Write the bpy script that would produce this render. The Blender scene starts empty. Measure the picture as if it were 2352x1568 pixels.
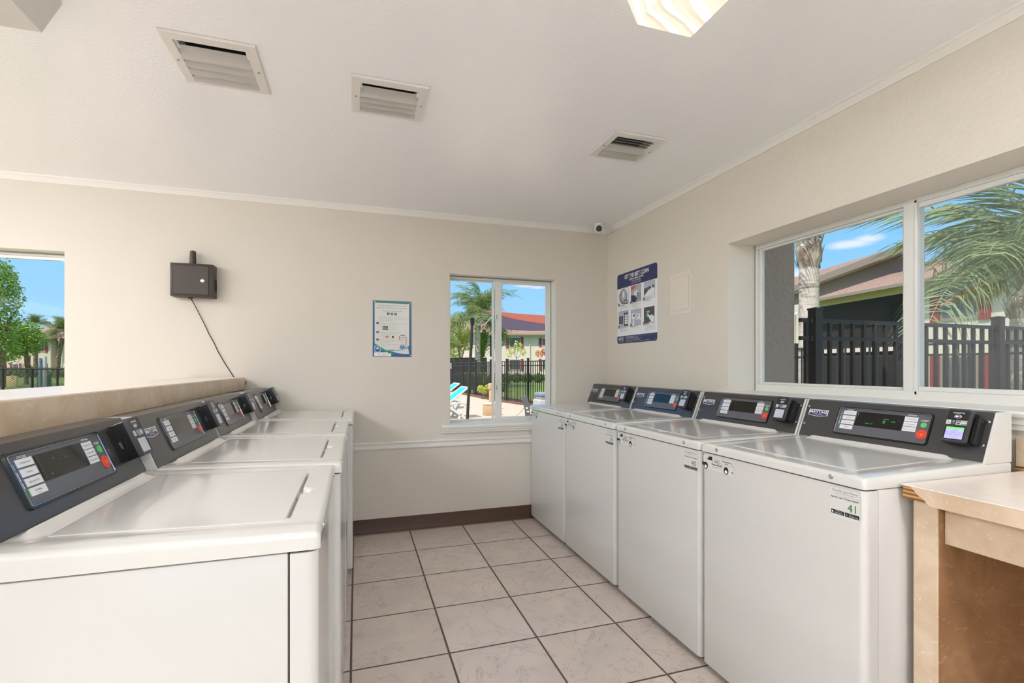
import bpy, bmesh, math, random
from mathutils import Vector, Matrix, noise

# ------------------------------------------------------------------ camera, world, sun, exposure
SC = bpy.context.scene
COL = SC.collection
EYE = 1.25
YAW = math.radians(17.7404)          # camera looks this far to the right of +Y
FPX = 1115.53                        # focal length in pixels of a 2352 wide frame
HZ = 841.5                           # row of the horizon
cam = bpy.data.cameras.new('camera')
cam.sensor_width = 36.0
cam.lens = 36.0 * FPX / 2352.0
cam.shift_y = (HZ - 784.0) / 2352.0
cam.clip_start = 0.02
cam.clip_end = 400
co = bpy.data.objects.new('camera', cam)
COL.objects.link(co)
co.location = (0, 0, EYE)
co.rotation_euler = (math.pi / 2, 0, -YAW)
SC.camera = co
SC.view_settings.view_transform = 'Standard'
SC.view_settings.look = 'None'
SC.view_settings.exposure = 0.58
SC.view_settings.gamma = 1.0
SC.view_settings.use_curve_mapping = False
try:
    SC.cycles.use_denoising = True
    SC.cycles.max_bounces = 10
    SC.cycles.diffuse_bounces = 6
    SC.cycles.glossy_bounces = 4
    SC.cycles.transparent_max_bounces = 24
    SC.cycles.sample_clamp_indirect = 8.0
    SC.cycles.caustics_reflective = False
    SC.cycles.caustics_refractive = False
except Exception:
    pass

def srgb(r, g, b):
    def f(c):
        c /= 255.0
        return c / 12.92 if c <= 0.04045 else ((c + 0.055) / 1.055) ** 2.4
    return (f(r), f(g), f(b), 1.0)

def raydir(px, py):
    a = (px - 1176.0) / FPX
    return Vector((math.sin(YAW) + a * math.cos(YAW), math.cos(YAW) - a * math.sin(YAW), (HZ - py) / FPX))
def at(px, py, d):
    """world point seen at a pixel of the photograph, d metres away along the viewing axis"""
    return Vector((0, 0, EYE)) + raydir(px, py) * d
def on_plane(px, py, P, n):
    r = raydir(px, py); o = Vector((0, 0, EYE))
    return o + r * ((P - o).dot(n) / r.dot(n))

world = bpy.data.worlds.new('sky')
SC.world = world
world.use_nodes = True
wn, wl = world.node_tree.nodes, world.node_tree.links
wn.clear()
w_out = wn.new('ShaderNodeOutputWorld')
w_bg = wn.new('ShaderNodeBackground')
w_tc = wn.new('ShaderNodeTexCoord')
w_sep = wn.new('ShaderNodeSeparateXYZ')
w_ramp = wn.new('ShaderNodeValToRGB')
wl.new(w_tc.outputs['Generated'], w_sep.inputs[0])
wl.new(w_sep.outputs['Z'], w_ramp.inputs[0])
cr = w_ramp.color_ramp
cr.elements[0].position = 0.0; cr.elements[0].color = srgb(190, 226, 255)
cr.elements[1].position = 1.0; cr.elements[1].color = (1.0, 1.0, 1.0, 1)
e = cr.elements.new(0.10); e.color = srgb(160, 214, 255)
e = cr.elements.new(0.30); e.color = srgb(122, 197, 254)
e = cr.elements.new(0.42); e.color = srgb(112, 188, 250)
e = cr.elements.new(0.62); e.color = (1.0, 1.0, 1.0, 1)
# clouds: fixed directions in the sky, broken up by noise
clouds = [((1955, 560), (0.055, 0.012)), ((1995, 548), (0.035, 0.012)), ((1828, 630), (0.022, 0.018)),
          ((1215, 655), (0.05, 0.008)), ((143, 738), (0.03, 0.012)), ((1235, 660), (0.03, 0.006))]
prev = None
w_noise = wn.new('ShaderNodeTexNoise'); w_noise.inputs['Scale'].default_value = 14; w_noise.inputs['Detail'].default_value = 6
wl.new(w_tc.outputs['Generated'], w_noise.inputs['Vector'])
for (px, py), (sx, sz) in clouds:
    d = raydir(px, py).normalized()
    sub = wn.new('ShaderNodeVectorMath'); sub.operation = 'SUBTRACT'
    wl.new(w_tc.outputs['Generated'], sub.inputs[0]); sub.inputs[1].default_value = d
    mul = wn.new('ShaderNodeVectorMath'); mul.operation = 'MULTIPLY'
    wl.new(sub.outputs[0], mul.inputs[0]); mul.inputs[1].default_value = (1 / sx, 1 / sx, 1 / sz)
    ln = wn.new('ShaderNodeVectorMath'); ln.operation = 'LENGTH'
    wl.new(mul.outputs[0], ln.inputs[0])
    mr = wn.new('ShaderNodeMapRange'); mr.inputs['From Min'].default_value = 1.0; mr.inputs['From Max'].default_value = 0.0
    mr.inputs['To Min'].default_value = 0.0; mr.inputs['To Max'].default_value = 1.0
    wl.new(ln.outputs['Value'], mr.inputs['Value'])
    if prev is None:
        prev = mr.outputs[0]
    else:
        mx = wn.new('ShaderNodeMath'); mx.operation = 'MAXIMUM'
        wl.new(prev, mx.inputs[0]); wl.new(mr.outputs[0], mx.inputs[1]); prev = mx.outputs[0]
cm = wn.new('ShaderNodeMath'); cm.operation = 'MULTIPLY'
wl.new(prev, cm.inputs[0]); wl.new(w_noise.outputs[0], cm.inputs[1])
cs = wn.new('ShaderNodeMapRange'); cs.inputs['From Min'].default_value = 0.14; cs.inputs['From Max'].default_value = 0.42
cs.inputs['To Max'].default_value = 0.8
wl.new(cm.outputs[0], cs.inputs['Value'])
w_mix = wn.new('ShaderNodeMix'); w_mix.data_type = 'RGBA'
wl.new(cs.outputs[0], w_mix.inputs[0]); wl.new(w_ramp.outputs[0], w_mix.inputs[6])
w_mix.inputs[7].default_value = (0.9, 0.93, 1.0, 1)
wl.new(w_mix.outputs[2], w_bg.inputs[0])
w_bg.inputs[1].default_value = 0.72
wl.new(w_bg.outputs[0], w_out.inputs[0])

sd = bpy.data.lights.new('sun', 'SUN')
sd.energy = 3.3
sd.angle = 0.01
sd.color = (1.0, 0.96, 0.88)
so = bpy.data.objects.new('sun', sd)
COL.objects.link(so)
so.location = (-10, -10, 20)
so.rotation_euler = Vector((0.62, 0.42, -1.15)).to_track_quat('-Z', 'Y').to_euler()

# ------------------------------------------------------------------ materials
def mat(name, color, rough=0.5, metal=0.0, emit=None, estr=1.0, spec=0.5, coat=0.0):
    m = bpy.data.materials.new(name); m.use_nodes = True
    b = m.node_tree.nodes['Principled BSDF']
    b.inputs['Base Color'].default_value = color
    b.inputs['Roughness'].default_value = rough
    b.inputs['Metallic'].default_value = metal
    b.inputs['Specular IOR Level'].default_value = spec
    b.inputs['Coat Weight'].default_value = coat
    if emit:
        b.inputs['Emission Color'].default_value = emit
        b.inputs['Emission Strength'].default_value = estr
    return m
def nodes(m):
    return m.node_tree.nodes, m.node_tree.links, m.node_tree.nodes['Principled BSDF']
def add_noise_color(m, c1, c2, scale, detail=4, lo=0.35, hi=0.65, stretch=None, dist=0.0):
    n, l, b = nodes(m)
    tc = n.new('ShaderNodeTexCoord'); mp = n.new('ShaderNodeMapping')
    if stretch: mp.inputs['Scale'].default_value = stretch
    t = n.new('ShaderNodeTexNoise'); t.inputs['Scale'].default_value = scale; t.inputs['Detail'].default_value = detail
    t.inputs['Distortion'].default_value = dist
    r = n.new('ShaderNodeValToRGB'); r.color_ramp.elements[0].position = lo; r.color_ramp.elements[1].position = hi
    r.color_ramp.elements[0].color = c1; r.color_ramp.elements[1].color = c2
    l.new(tc.outputs['Object'], mp.inputs[0]); l.new(mp.outputs[0], t.inputs['Vector']); l.new(t.outputs[0], r.inputs[0])
    l.new(r.outputs[0], b.inputs['Base Color'])
    return t, r, mp
def add_bump(m, scale, strength, dist=0.002, detail=3, kind='noise'):
    n, l, b = nodes(m)
    tc = n.new('ShaderNodeTexCoord')
    t = n.new('ShaderNodeTexNoise' if kind == 'noise' else 'ShaderNodeTexVoronoi')
    t.inputs['Scale'].default_value = scale
    if kind == 'noise': t.inputs['Detail'].default_value = detail
    bp = n.new('ShaderNodeBump'); bp.inputs['Strength'].default_value = strength; bp.inputs['Distance'].default_value = dist
    l.new(tc.outputs['Object'], t.inputs['Vector']); l.new(t.outputs[0], bp.inputs['Height']); l.new(bp.outputs[0], b.inputs['Normal'])
    return bp

M = {}
M['wall'] = mat('wall_paint', srgb(217, 211, 200), 0.34)
add_bump(M['wall'], 48, 0.55, 0.005, 3)
M['wall_smooth'] = mat('wall_paint_smooth', srgb(213, 207, 197), 0.5)
add_bump(M['wall_smooth'], 9, 0.10, 0.004, 2)
M['reveal'] = mat('reveal_paint', srgb(228, 223, 212), 0.45)
M['ceiling'] = mat('ceiling_gloss_paint', srgb(244, 246, 249), 0.2, spec=0.7)
add_bump(M['ceiling'], 95, 0.42, 0.004, 3)
M['trim'] = mat('white_trim_paint', srgb(228, 227, 222), 0.3)
M['cove'] = mat('brown_vinyl_cove', srgb(84, 60, 46), 0.35)
M['alu'] = mat('white_window_aluminium', srgb(222, 223, 220), 0.3)
M['alu2'] = mat('grey_window_seal', srgb(150, 152, 150), 0.4)
M['white'] = mat('white_enamel', srgb(214, 214, 211), 0.13, coat=0.3)
M['white2'] = mat('white_enamel_front', srgb(210, 210, 208), 0.16, coat=0.2)
M['core'] = mat('dark_gap', srgb(30, 29, 28), 0.7)
M['charcoal'] = mat('charcoal_console_sheet', srgb(88, 87, 89), 0.30, metal=0.6)
M['bezel'] = mat('dark_bezel', srgb(48, 48, 52), 0.18, metal=0.3)
M['bezel_rim'] = mat('chrome_bezel_rim', srgb(170, 170, 176), 0.15, metal=0.9)
M['membrane'] = mat('grey_membrane', srgb(92, 93, 100), 0.3)
M['display'] = mat('black_display_glass', srgb(20, 18, 18), 0.06)
M['green_led'] = mat('green_led', srgb(30, 120, 60), 0.5, emit=srgb(60, 200, 100), estr=0.6)
M['dim_led'] = mat('dim_green_led', srgb(58, 76, 56), 0.5)
M['button'] = mat('white_button', srgb(224, 226, 232), 0.35)
M['btn_txt'] = mat('grey_print', srgb(120, 120, 124), 0.5)
M['blue_strip'] = mat('blue_strip', srgb(70, 120, 190), 0.4)
M['green_btn'] = mat('green_start_button', srgb(95, 200, 105), 0.35)
M['red_btn'] = mat('red_stop_button', srgb(228, 72, 50), 0.35)
M['orange'] = mat('orange_print', srgb(250, 170, 50), 0.4)
M['dark_red'] = mat('dark_red_print', srgb(140, 40, 30), 0.4)
M['black'] = mat('black_plastic', srgb(22, 22, 24), 0.3)
M['reader'] = mat('dark_grey_reader_plastic', srgb(62, 63, 67), 0.3)
M['screen'] = mat('lit_lavender_screen', srgb(150, 150, 215), 0.2, emit=srgb(165, 165, 235), estr=0.55)
M['screen_txt'] = mat('screen_text', srgb(95, 95, 150), 0.3, emit=srgb(110, 110, 170), estr=0.4)
M['screen_green'] = mat('screen_green_bar', srgb(90, 190, 90), 0.3, emit=srgb(100, 205, 100), estr=0.5)
M['screen_off'] = mat('pale_screen', srgb(196, 198, 212), 0.1)
M['navy'] = mat('navy_print', srgb(36, 46, 96), 0.35)
M['print_white'] = mat('white_print', srgb(236, 238, 242), 0.4)
M['print_grey'] = mat('pale_grey_print', srgb(176, 182, 192), 0.4)
M['print_black'] = mat('black_print', srgb(34, 34, 36), 0.4)
M['print_green'] = mat('green_print', srgb(34, 120, 62), 0.4)
M['print_mid'] = mat('mid_grey_print', srgb(112, 114, 120), 0.4)
M['sticker'] = mat('sticker_film', srgb(214, 216, 214), 0.3)
M['chrome'] = mat('chrome', srgb(200, 200, 200), 0.18, metal=1.0)
M['rubber'] = mat('rubber_foot', srgb(40, 40, 40), 0.7)
M['boxbrown'] = mat('dark_brown_steel', srgb(62, 53, 46), 0.42, metal=0.1)
M['wire'] = mat('black_wire', srgb(28, 24, 22), 0.5)
M['vent'] = mat('vent_enamel', srgb(222, 220, 216), 0.35)
M['slat'] = mat('vent_slat_grey', srgb(186, 185, 181), 0.35)
M['vent_dark'] = mat('vent_inside', srgb(26, 20, 16), 0.8)
M['gunmetal'] = mat('black_powder_coat', srgb(52, 50, 50), 0.5, spec=0.3)
M['plastic_white'] = mat('white_plastic', srgb(226, 224, 218), 0.35)

# laminate with travertine-like figure
def laminate(name, c1, c2, cvein):
    m = mat(name, c1, 0.3)
    n, l, b = nodes(m)
    tc = n.new('ShaderNodeTexCoord')
    t = n.new('ShaderNodeTexNoise'); t.inputs['Scale'].default_value = 7; t.inputs['Detail'].default_value = 6; t.inputs['Distortion'].default_value = 1.2
    r = n.new('ShaderNodeValToRGB'); r.color_ramp.elements[0].position = 0.36; r.color_ramp.elements[1].position = 0.64
    r.color_ramp.elements[0].color = c1; r.color_ramp.elements[1].color = c2
    l.new(tc.outputs['Object'], t.inputs['Vector']); l.new(t.outputs[0], r.inputs[0])
    v = n.new('ShaderNodeTexNoise'); v.inputs['Scale'].default_value = 34; v.inputs['Detail'].default_value = 7; v.inputs['Distortion'].default_value = 1.6
    mp = n.new('ShaderNodeMapping'); mp.inputs['Scale'].default_value = (0.7, 1.0, 1.6); mp.inputs['Rotation'].default_value = (0.6, 0.2, 0.5)
    l.new(tc.outputs['Object'], mp.inputs[0]); l.new(mp.outputs[0], v.inputs['Vector'])
    vr = n.new('ShaderNodeValToRGB')
    vr.color_ramp.elements[0].position = 0.60; vr.color_ramp.elements[0].color = (0, 0, 0, 1)
    vr.color_ramp.elements[1].position = 0.72; vr.color_ramp.elements[1].color = (1, 1, 1, 1)
    l.new(v.outputs[0], vr.inputs[0])
    mx = n.new('ShaderNodeMix'); mx.data_type = 'RGBA'
    l.new(vr.outputs[0], mx.inputs[0]); l.new(r.outputs[0], mx.inputs[6]); mx.inputs[7].default_value = cvein
    l.new(mx.outputs[2], b.inputs['Base Color'])
    return m
M['lam'] = laminate('beige_travertine_laminate', srgb(200, 177, 150), srgb(216, 197, 173), srgb(224, 209, 190))
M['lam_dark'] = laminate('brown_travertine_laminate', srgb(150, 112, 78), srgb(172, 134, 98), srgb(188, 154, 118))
M['lam_top'] = laminate('pale_laminate_top', srgb(232, 220, 210), srgb(238, 227, 218), srgb(242, 234, 226))
m = mat('plywood_edge', srgb(170, 120, 60), 0.6); M['ply'] = m
n, l, b = nodes(m)
tc = n.new('ShaderNodeTexCoord'); w = n.new('ShaderNodeTexWave'); w.bands_direction = 'Z'; w.inputs['Scale'].default_value = 28; w.inputs['Distortion'].default_value = 1.5
w.inputs['Detail'].default_value = 3
r = n.new('ShaderNodeValToRGB'); r.color_ramp.elements[0].color = srgb(110, 70, 30); r.color_ramp.elements[1].color = srgb(206, 160, 96)
l.new(tc.outputs['Object'], w.inputs['Vector']); l.new(w.outputs[0], r.inputs[0]); l.new(r.outputs[0], b.inputs['Base Color'])

# floor tiles
m = mat('glazed_floor_tiles', srgb(200, 184, 172), 0.28); M['tiles'] = m
n, l, b = nodes(m)
tc = n.new('ShaderNodeTexCoord'); sp = n.new('ShaderNodeSeparateXYZ')
l.new(tc.outputs['Object'], sp.inputs[0])
TX, TY, X0, Y0 = 0.4083, 0.4145, 1.2018, 2.931
def mathn(op, a, bb=None, clamp=False):
    k = n.new('ShaderNodeMath'); k.operation = op; k.use_clamp = clamp
    for i, v in enumerate((a, bb)):
        if v is None: continue
        if isinstance(v, (int, float)): k.inputs[i].default_value = v
        else: l.new(v, k.inputs[i])
    return k.outputs[0]
def grid_dist(sock, o, s):
    f = mathn('FRACT', mathn('DIVIDE', mathn('SUBTRACT', sock, o - 50 * s), s))
    return mathn('MULTIPLY', mathn('SUBTRACT', 0.5, mathn('ABSOLUTE', mathn('SUBTRACT', f, 0.5))), s)
gd = mathn('MINIMUM', grid_dist(sp.outputs[0], X0, TX), grid_dist(sp.outputs[1], Y0, TY))
gm = n.new('ShaderNodeMapRange'); gm.inputs['From Min'].default_value = 0.0032; gm.inputs['From Max'].default_value = 0.0052
l.new(gd, gm.inputs['Value'])
cellx = mathn('FLOOR', mathn('DIVIDE', mathn('SUBTRACT', sp.outputs[0], X0 - 50 * TX), TX))
celly = mathn('FLOOR', mathn('DIVIDE', mathn('SUBTRACT', sp.outputs[1], Y0 - 50 * TY), TY))
cv = n.new('ShaderNodeCombineXYZ'); l.new(cellx, cv.inputs[0]); l.new(celly, cv.inputs[1])
wnz = n.new('ShaderNodeTexWhiteNoise'); l.new(cv.outputs[0], wnz.inputs['Vector'])
off = n.new('ShaderNodeVectorMath'); off.operation = 'SCALE'; l.new(cv.outputs[0], off.inputs[0]); off.inputs['Scale'].default_value = 3.7
posn = n.new('ShaderNodeVectorMath'); posn.operation = 'ADD'; l.new(tc.outputs['Object'], posn.inputs[0]); l.new(off.outputs[0], posn.inputs[1])
tn = n.new('ShaderNodeTexNoise'); tn.inputs['Scale'].default_value = 4.5; tn.inputs['Detail'].default_value = 4; tn.inputs['Distortion'].default_value = 0.6
l.new(posn.outputs[0], tn.inputs['Vector'])
tr = n.new('ShaderNodeValToRGB'); tr.color_ramp.elements[0].position = 0.32; tr.color_ramp.elements[1].position = 0.68
tr.color_ramp.elements[0].color = srgb(206, 195, 190); tr.color_ramp.elements[1].color = srgb(219, 205, 194)
l.new(tn.outputs[0], tr.inputs[0])
hsv = n.new('ShaderNodeHueSaturation'); l.new(tr.outputs[0], hsv.inputs['Color'])
l.new(mathn('ADD', mathn('MULTIPLY', wnz.outputs['Value'], 0.08), 0.96), hsv.inputs['Value'])
gmx = n.new('ShaderNodeMix'); gmx.data_type = 'RGBA'
l.new(gm.outputs[0], gmx.inputs[0]); gmx.inputs[6].default_value = srgb(98, 86, 78); l.new(hsv.outputs[0], gmx.inputs[7])
l.new(gmx.outputs[2], b.inputs['Base Color'])
sl = n.new('ShaderNodeTexNoise'); sl.inputs['Scale'].default_value = 3.6; sl.inputs['Detail'].default_value = 8; sl.inputs['Distortion'].default_value = 0.5; sl.inputs['Roughness'].default_value = 0.66
l.new(posn.outputs[0], sl.inputs['Vector'])
cf = mathn('FRACT', mathn('MULTIPLY', sl.outputs[0], 7))
crk = mathn('MULTIPLY', mathn('SUBTRACT', 1.0, mathn('DIVIDE', mathn('ABSOLUTE', mathn('SUBTRACT', cf, 0.5)), 0.07), True), 0.34, True)
cpm = n.new('ShaderNodeMix'); cpm.data_type = 'RGBA'; l.new(crk, cpm.inputs[0]); l.new(gmx.outputs[2], cpm.inputs[6]); cpm.inputs[7].default_value = srgb(120, 100, 88)
l.new(cpm.outputs[2], b.inputs['Base Color'])
rmx = n.new('ShaderNodeMapRange'); l.new(gm.outputs[0], rmx.inputs['Value']); rmx.inputs['To Min'].default_value = 0.8; rmx.inputs['To Max'].default_value = 0.24
l.new(rmx.outputs[0], b.inputs['Roughness'])
# terraces: slate-like ridges
step = mathn('DIVIDE', mathn('ROUND', mathn('MULTIPLY', sl.outputs[0], 7)), 7)
hgt = mathn('ADD', mathn('MULTIPLY', step, 0.30), mathn('MULTIPLY', gm.outputs[0], 0.6))
bp = n.new('ShaderNodeBump'); bp.inputs['Strength'].default_value = 0.8; bp.inputs['Distance'].default_value = 0.008
l.new(hgt, bp.inputs['Height']); l.new(bp.outputs[0], b.inputs['Normal'])

def glass_mat(name, tint, refl=1.0):
    m = bpy.data.materials.new(name); m.use_nodes = True
    n, l = m.node_tree.nodes, m.node_tree.links; n.clear()
    o = n.new('ShaderNodeOutputMaterial'); t = n.new('ShaderNodeBsdfTransparent'); g = n.new('ShaderNodeBsdfGlossy')
    g.inputs['Roughness'].default_value = 0.0; t.inputs[0].default_value = tint
    f = n.new('ShaderNodeFresnel'); f.inputs[0].default_value = 1.35
    k = n.new('ShaderNodeMath'); k.operation = 'MULTIPLY'; k.inputs[1].default_value = refl
    mx = n.new('ShaderNodeMixShader')
    l.new(f.outputs[0], k.inputs[0]); l.new(k.outputs[0], mx.inputs[0]); l.new(t.outputs[0], mx.inputs[1]); l.new(g.outputs[0], mx.inputs[2])
    l.new(mx.outputs[0], o.inputs[0])
    return m
M['glass'] = glass_mat('clear_window_glass', (0.985, 0.99, 0.985, 1), 0.22)
M['hazy_glass'] = glass_mat('hazy_window_glass', (0.97, 0.98, 0.975, 1), 0.22)
n, l = M['hazy_glass'].node_tree.nodes, M['hazy_glass'].node_tree.links
hz_d = n.new('ShaderNodeBsdfDiffuse'); hz_d.inputs[0].default_value = (.85, .87, .88, 1); hz_m = n.new('ShaderNodeMixShader'); hz_m.inputs[0].default_value = 0.045
hz_o = [k for k in n if k.type == 'OUTPUT_MATERIAL'][0]; hz_s = hz_o.inputs[0].links[0].from_socket
l.new(hz_s, hz_m.inputs[1]); l.new(hz_d.outputs[0], hz_m.inputs[2]); l.new(hz_m.outputs[0], hz_o.inputs[0])
M['lamp'] = mat('fill_lamp_diffuser', srgb(240, 232, 216), 0.3, emit=(0.93, 0.965, 1.0, 1), estr=4.4)  # glow of the unseen hanging lamps added as fill
M['lamp_ceiling_fill'] = mat('fill_ceiling_diffuser', srgb(240, 236, 228), 0.3, emit=(0.95, 0.97, 1.0, 1), estr=18.0)  # glow of the unseen ceiling lamps added to brighten the room
M['lamp_soft'] = mat('warm_lamp_diffuser', srgb(236, 226, 208), 0.25, emit=(1.0, 0.90, 0.74, 1), estr=0.6)
n, l, b = nodes(M['lamp_soft'])
tc = n.new('ShaderNodeTexCoord'); mp = n.new('ShaderNodeMapping'); mp.inputs['Scale'].default_value = (1.0, 3.2, 1.0); mp.inputs['Rotation'].default_value = (0, 0, 0.5)
wv = n.new('ShaderNodeTexWave'); wv.inputs['Scale'].default_value = 3.0; wv.inputs['Distortion'].default_value = 5.0; wv.inputs['Detail'].default_value = 1.5
wv.inputs['Detail Scale'].default_value = 0.8
l.new(tc.outputs['Object'], mp.inputs[0]); l.new(mp.outputs[0], wv.inputs['Vector'])
bp = n.new('ShaderNodeBump'); bp.inputs['Strength'].default_value = 0.9; bp.inputs['Distance'].default_value = 0.02
l.new(wv.outputs[0], bp.inputs['Height']); l.new(bp.outputs[0], b.inputs['Normal'])
wr = n.new('ShaderNodeMapRange'); wr.inputs['From Min'].default_value = 0.55; wr.inputs['From Max'].default_value = 1.0
wr.inputs['To Min'].default_value = 0.42; wr.inputs['To Max'].default_value = 1.0
l.new(wv.outputs[0], wr.inputs['Value']); l.new(wr.outputs[0], b.inputs['Emission Strength'])
M['lamp_off'] = mat('unlit_lamp_diffuser', srgb(208, 207, 203), 0.35)

# outdoors
M['deck'] = mat('pink_beige_concrete', srgb(198, 178, 164), 0.8)
M['grass'] = mat('grass', srgb(96, 130, 40), 0.9)
add_noise_color(M['grass'], srgb(78, 104, 36), srgb(126, 146, 66), 6, 6)
M['mulch'] = mat('mulch', srgb(96, 66, 52), 0.95)
add_noise_color(M['mulch'], srgb(66, 44, 36), srgb(140, 104, 84), 30, 5)
M['stucco_grey'] = mat('grey_brown_stucco', srgb(170, 159, 150), 0.9)
add_bump(M['stucco_grey'], 28, 0.9, 0.02, 5)
M['stucco'] = mat('cream_stucco', srgb(226, 210, 198), 0.9)
M['stucco_shaded'] = mat('shaded_cream_stucco', srgb(210, 192, 168), 0.9)  # darker copy of the cream stucco, shade of walls and eave beam in its colour
M['shingle'] = mat('brown_shingles', srgb(140, 112, 100), 0.9)
add_noise_color(M['shingle'], srgb(112, 90, 82), srgb(164, 136, 124), 9, 5, 0.35, 0.65, (1, 1, 6))
M['fascia'] = mat('taupe_fascia', srgb(150, 136, 126), 0.8)
M['siding'] = mat('taupe_siding', srgb(132, 116, 108), 0.85)
M['shutter'] = mat('red_shutter', srgb(150, 62, 62), 0.7)
M['dark_screen'] = mat('dark_insect_screen', srgb(60, 56, 58), 0.9, spec=0.1)
M['dark_win'] = mat('grey_window_glass', srgb(92, 96, 104), 0.12)
M['bark_white'] = mat('pale_palm_bark', srgb(186, 172, 162), 0.9)
t, r, mp = add_noise_color(M['bark_white'], srgb(132, 112, 100), srgb(204, 192, 182), 4, 6, 0.3, 0.5, (0.6, 0.6, 5.0), 0.5)
add_bump(M['bark_white'], 14, 0.6, 0.02, 5)
M['boot'] = mat('palm_boot', srgb(176, 158, 140), 0.9)
add_noise_color(M['boot'], srgb(120, 92, 74), srgb(206, 192, 176), 5, 5, 0.35, 0.6, (1, 1, 0.6))
M['bark'] = mat('brown_bark', srgb(122, 98, 74), 0.9)
add_noise_color(M['bark'], srgb(88, 68, 50), srgb(150, 124, 96), 8, 5)
def leafmat(name, a, b_, rough=0.5):
    m = mat(name, a, rough)
    n, l, b = nodes(m)
    g = n.new('ShaderNodeNewGeometry'); r = n.new('ShaderNodeValToRGB')
    r.color_ramp.elements[0].color = a; r.color_ramp.elements[1].color = b_
    l.new(g.outputs['Random Per Island'], r.inputs[0]); l.new(r.outputs[0], b.inputs['Base Color'])
    tr_ = n.new('ShaderNodeBsdfTranslucent'); l.new(r.outputs[0], tr_.inputs[0])
    mx = n.new('ShaderNodeMixShader'); mx.inputs[0].default_value = 0.35
    o = [k for k in n if k.type == 'OUTPUT_MATERIAL'][0]
    l.new(b.outputs[0], mx.inputs[1]); l.new(tr_.outputs[0], mx.inputs[2]); l.new(mx.outputs[0], o.inputs[0])
    return m
M['leaf_palm'] = leafmat('palm_leaflet', srgb(92, 116, 62), srgb(146, 162, 96))
M['leaf_palm2'] = leafmat('grey_green_palm_leaflet', srgb(104, 128, 88), srgb(158, 172, 128))
M['leaf_oak'] = leafmat('oak_leaf', srgb(92, 134, 42), srgb(150, 180, 72))
M['leaf_yellow'] = leafmat('yellow_green_leaf', srgb(186, 194, 84), srgb(234, 232, 138))
M['leaf_hedge'] = leafmat('hedge_leaf', srgb(66, 92, 36), srgb(118, 142, 56))
M['flower'] = leafmat('orange_flower', srgb(220, 110, 70), srgb(232, 160, 120))
M['seed'] = leafmat('olive_flower_strand', srgb(128, 124, 50), srgb(176, 170, 80))
M['spathe'] = mat('tan_spathe', srgb(176, 140, 112), 0.8)
M['stalk'] = mat('palm_stalk', srgb(152, 146, 110), 0.7)
M['turquoise'] = mat('turquoise_sling', srgb(40, 196, 208), 0.6)
M['tan'] = mat('tan_concrete', srgb(206, 170, 132), 0.8)
M['sail_red'] = mat('terracotta_shade_cloth', srgb(142, 70, 56), 0.8)
M['sail_navy'] = mat('navy_shade_cloth', srgb(62, 52, 72), 0.8)
M['util_green'] = mat('green_utility_steel', srgb(16, 96, 66), 0.5)
M['bin_grey'] = mat('pale_grey_plastic', srgb(176, 174, 174), 0.5)
M['bin_lid'] = mat('blue_grey_plastic', srgb(130, 140, 158), 0.4)
M['grey_metal'] = mat('grey_bracket_metal', srgb(160, 160, 164), 0.4)
M['yellow_box'] = mat('pale_yellow_board', srgb(236, 200, 140), 0.7)
M['brick_tan'] = mat('tan_step_block', srgb(206, 176, 150), 0.85)

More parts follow.
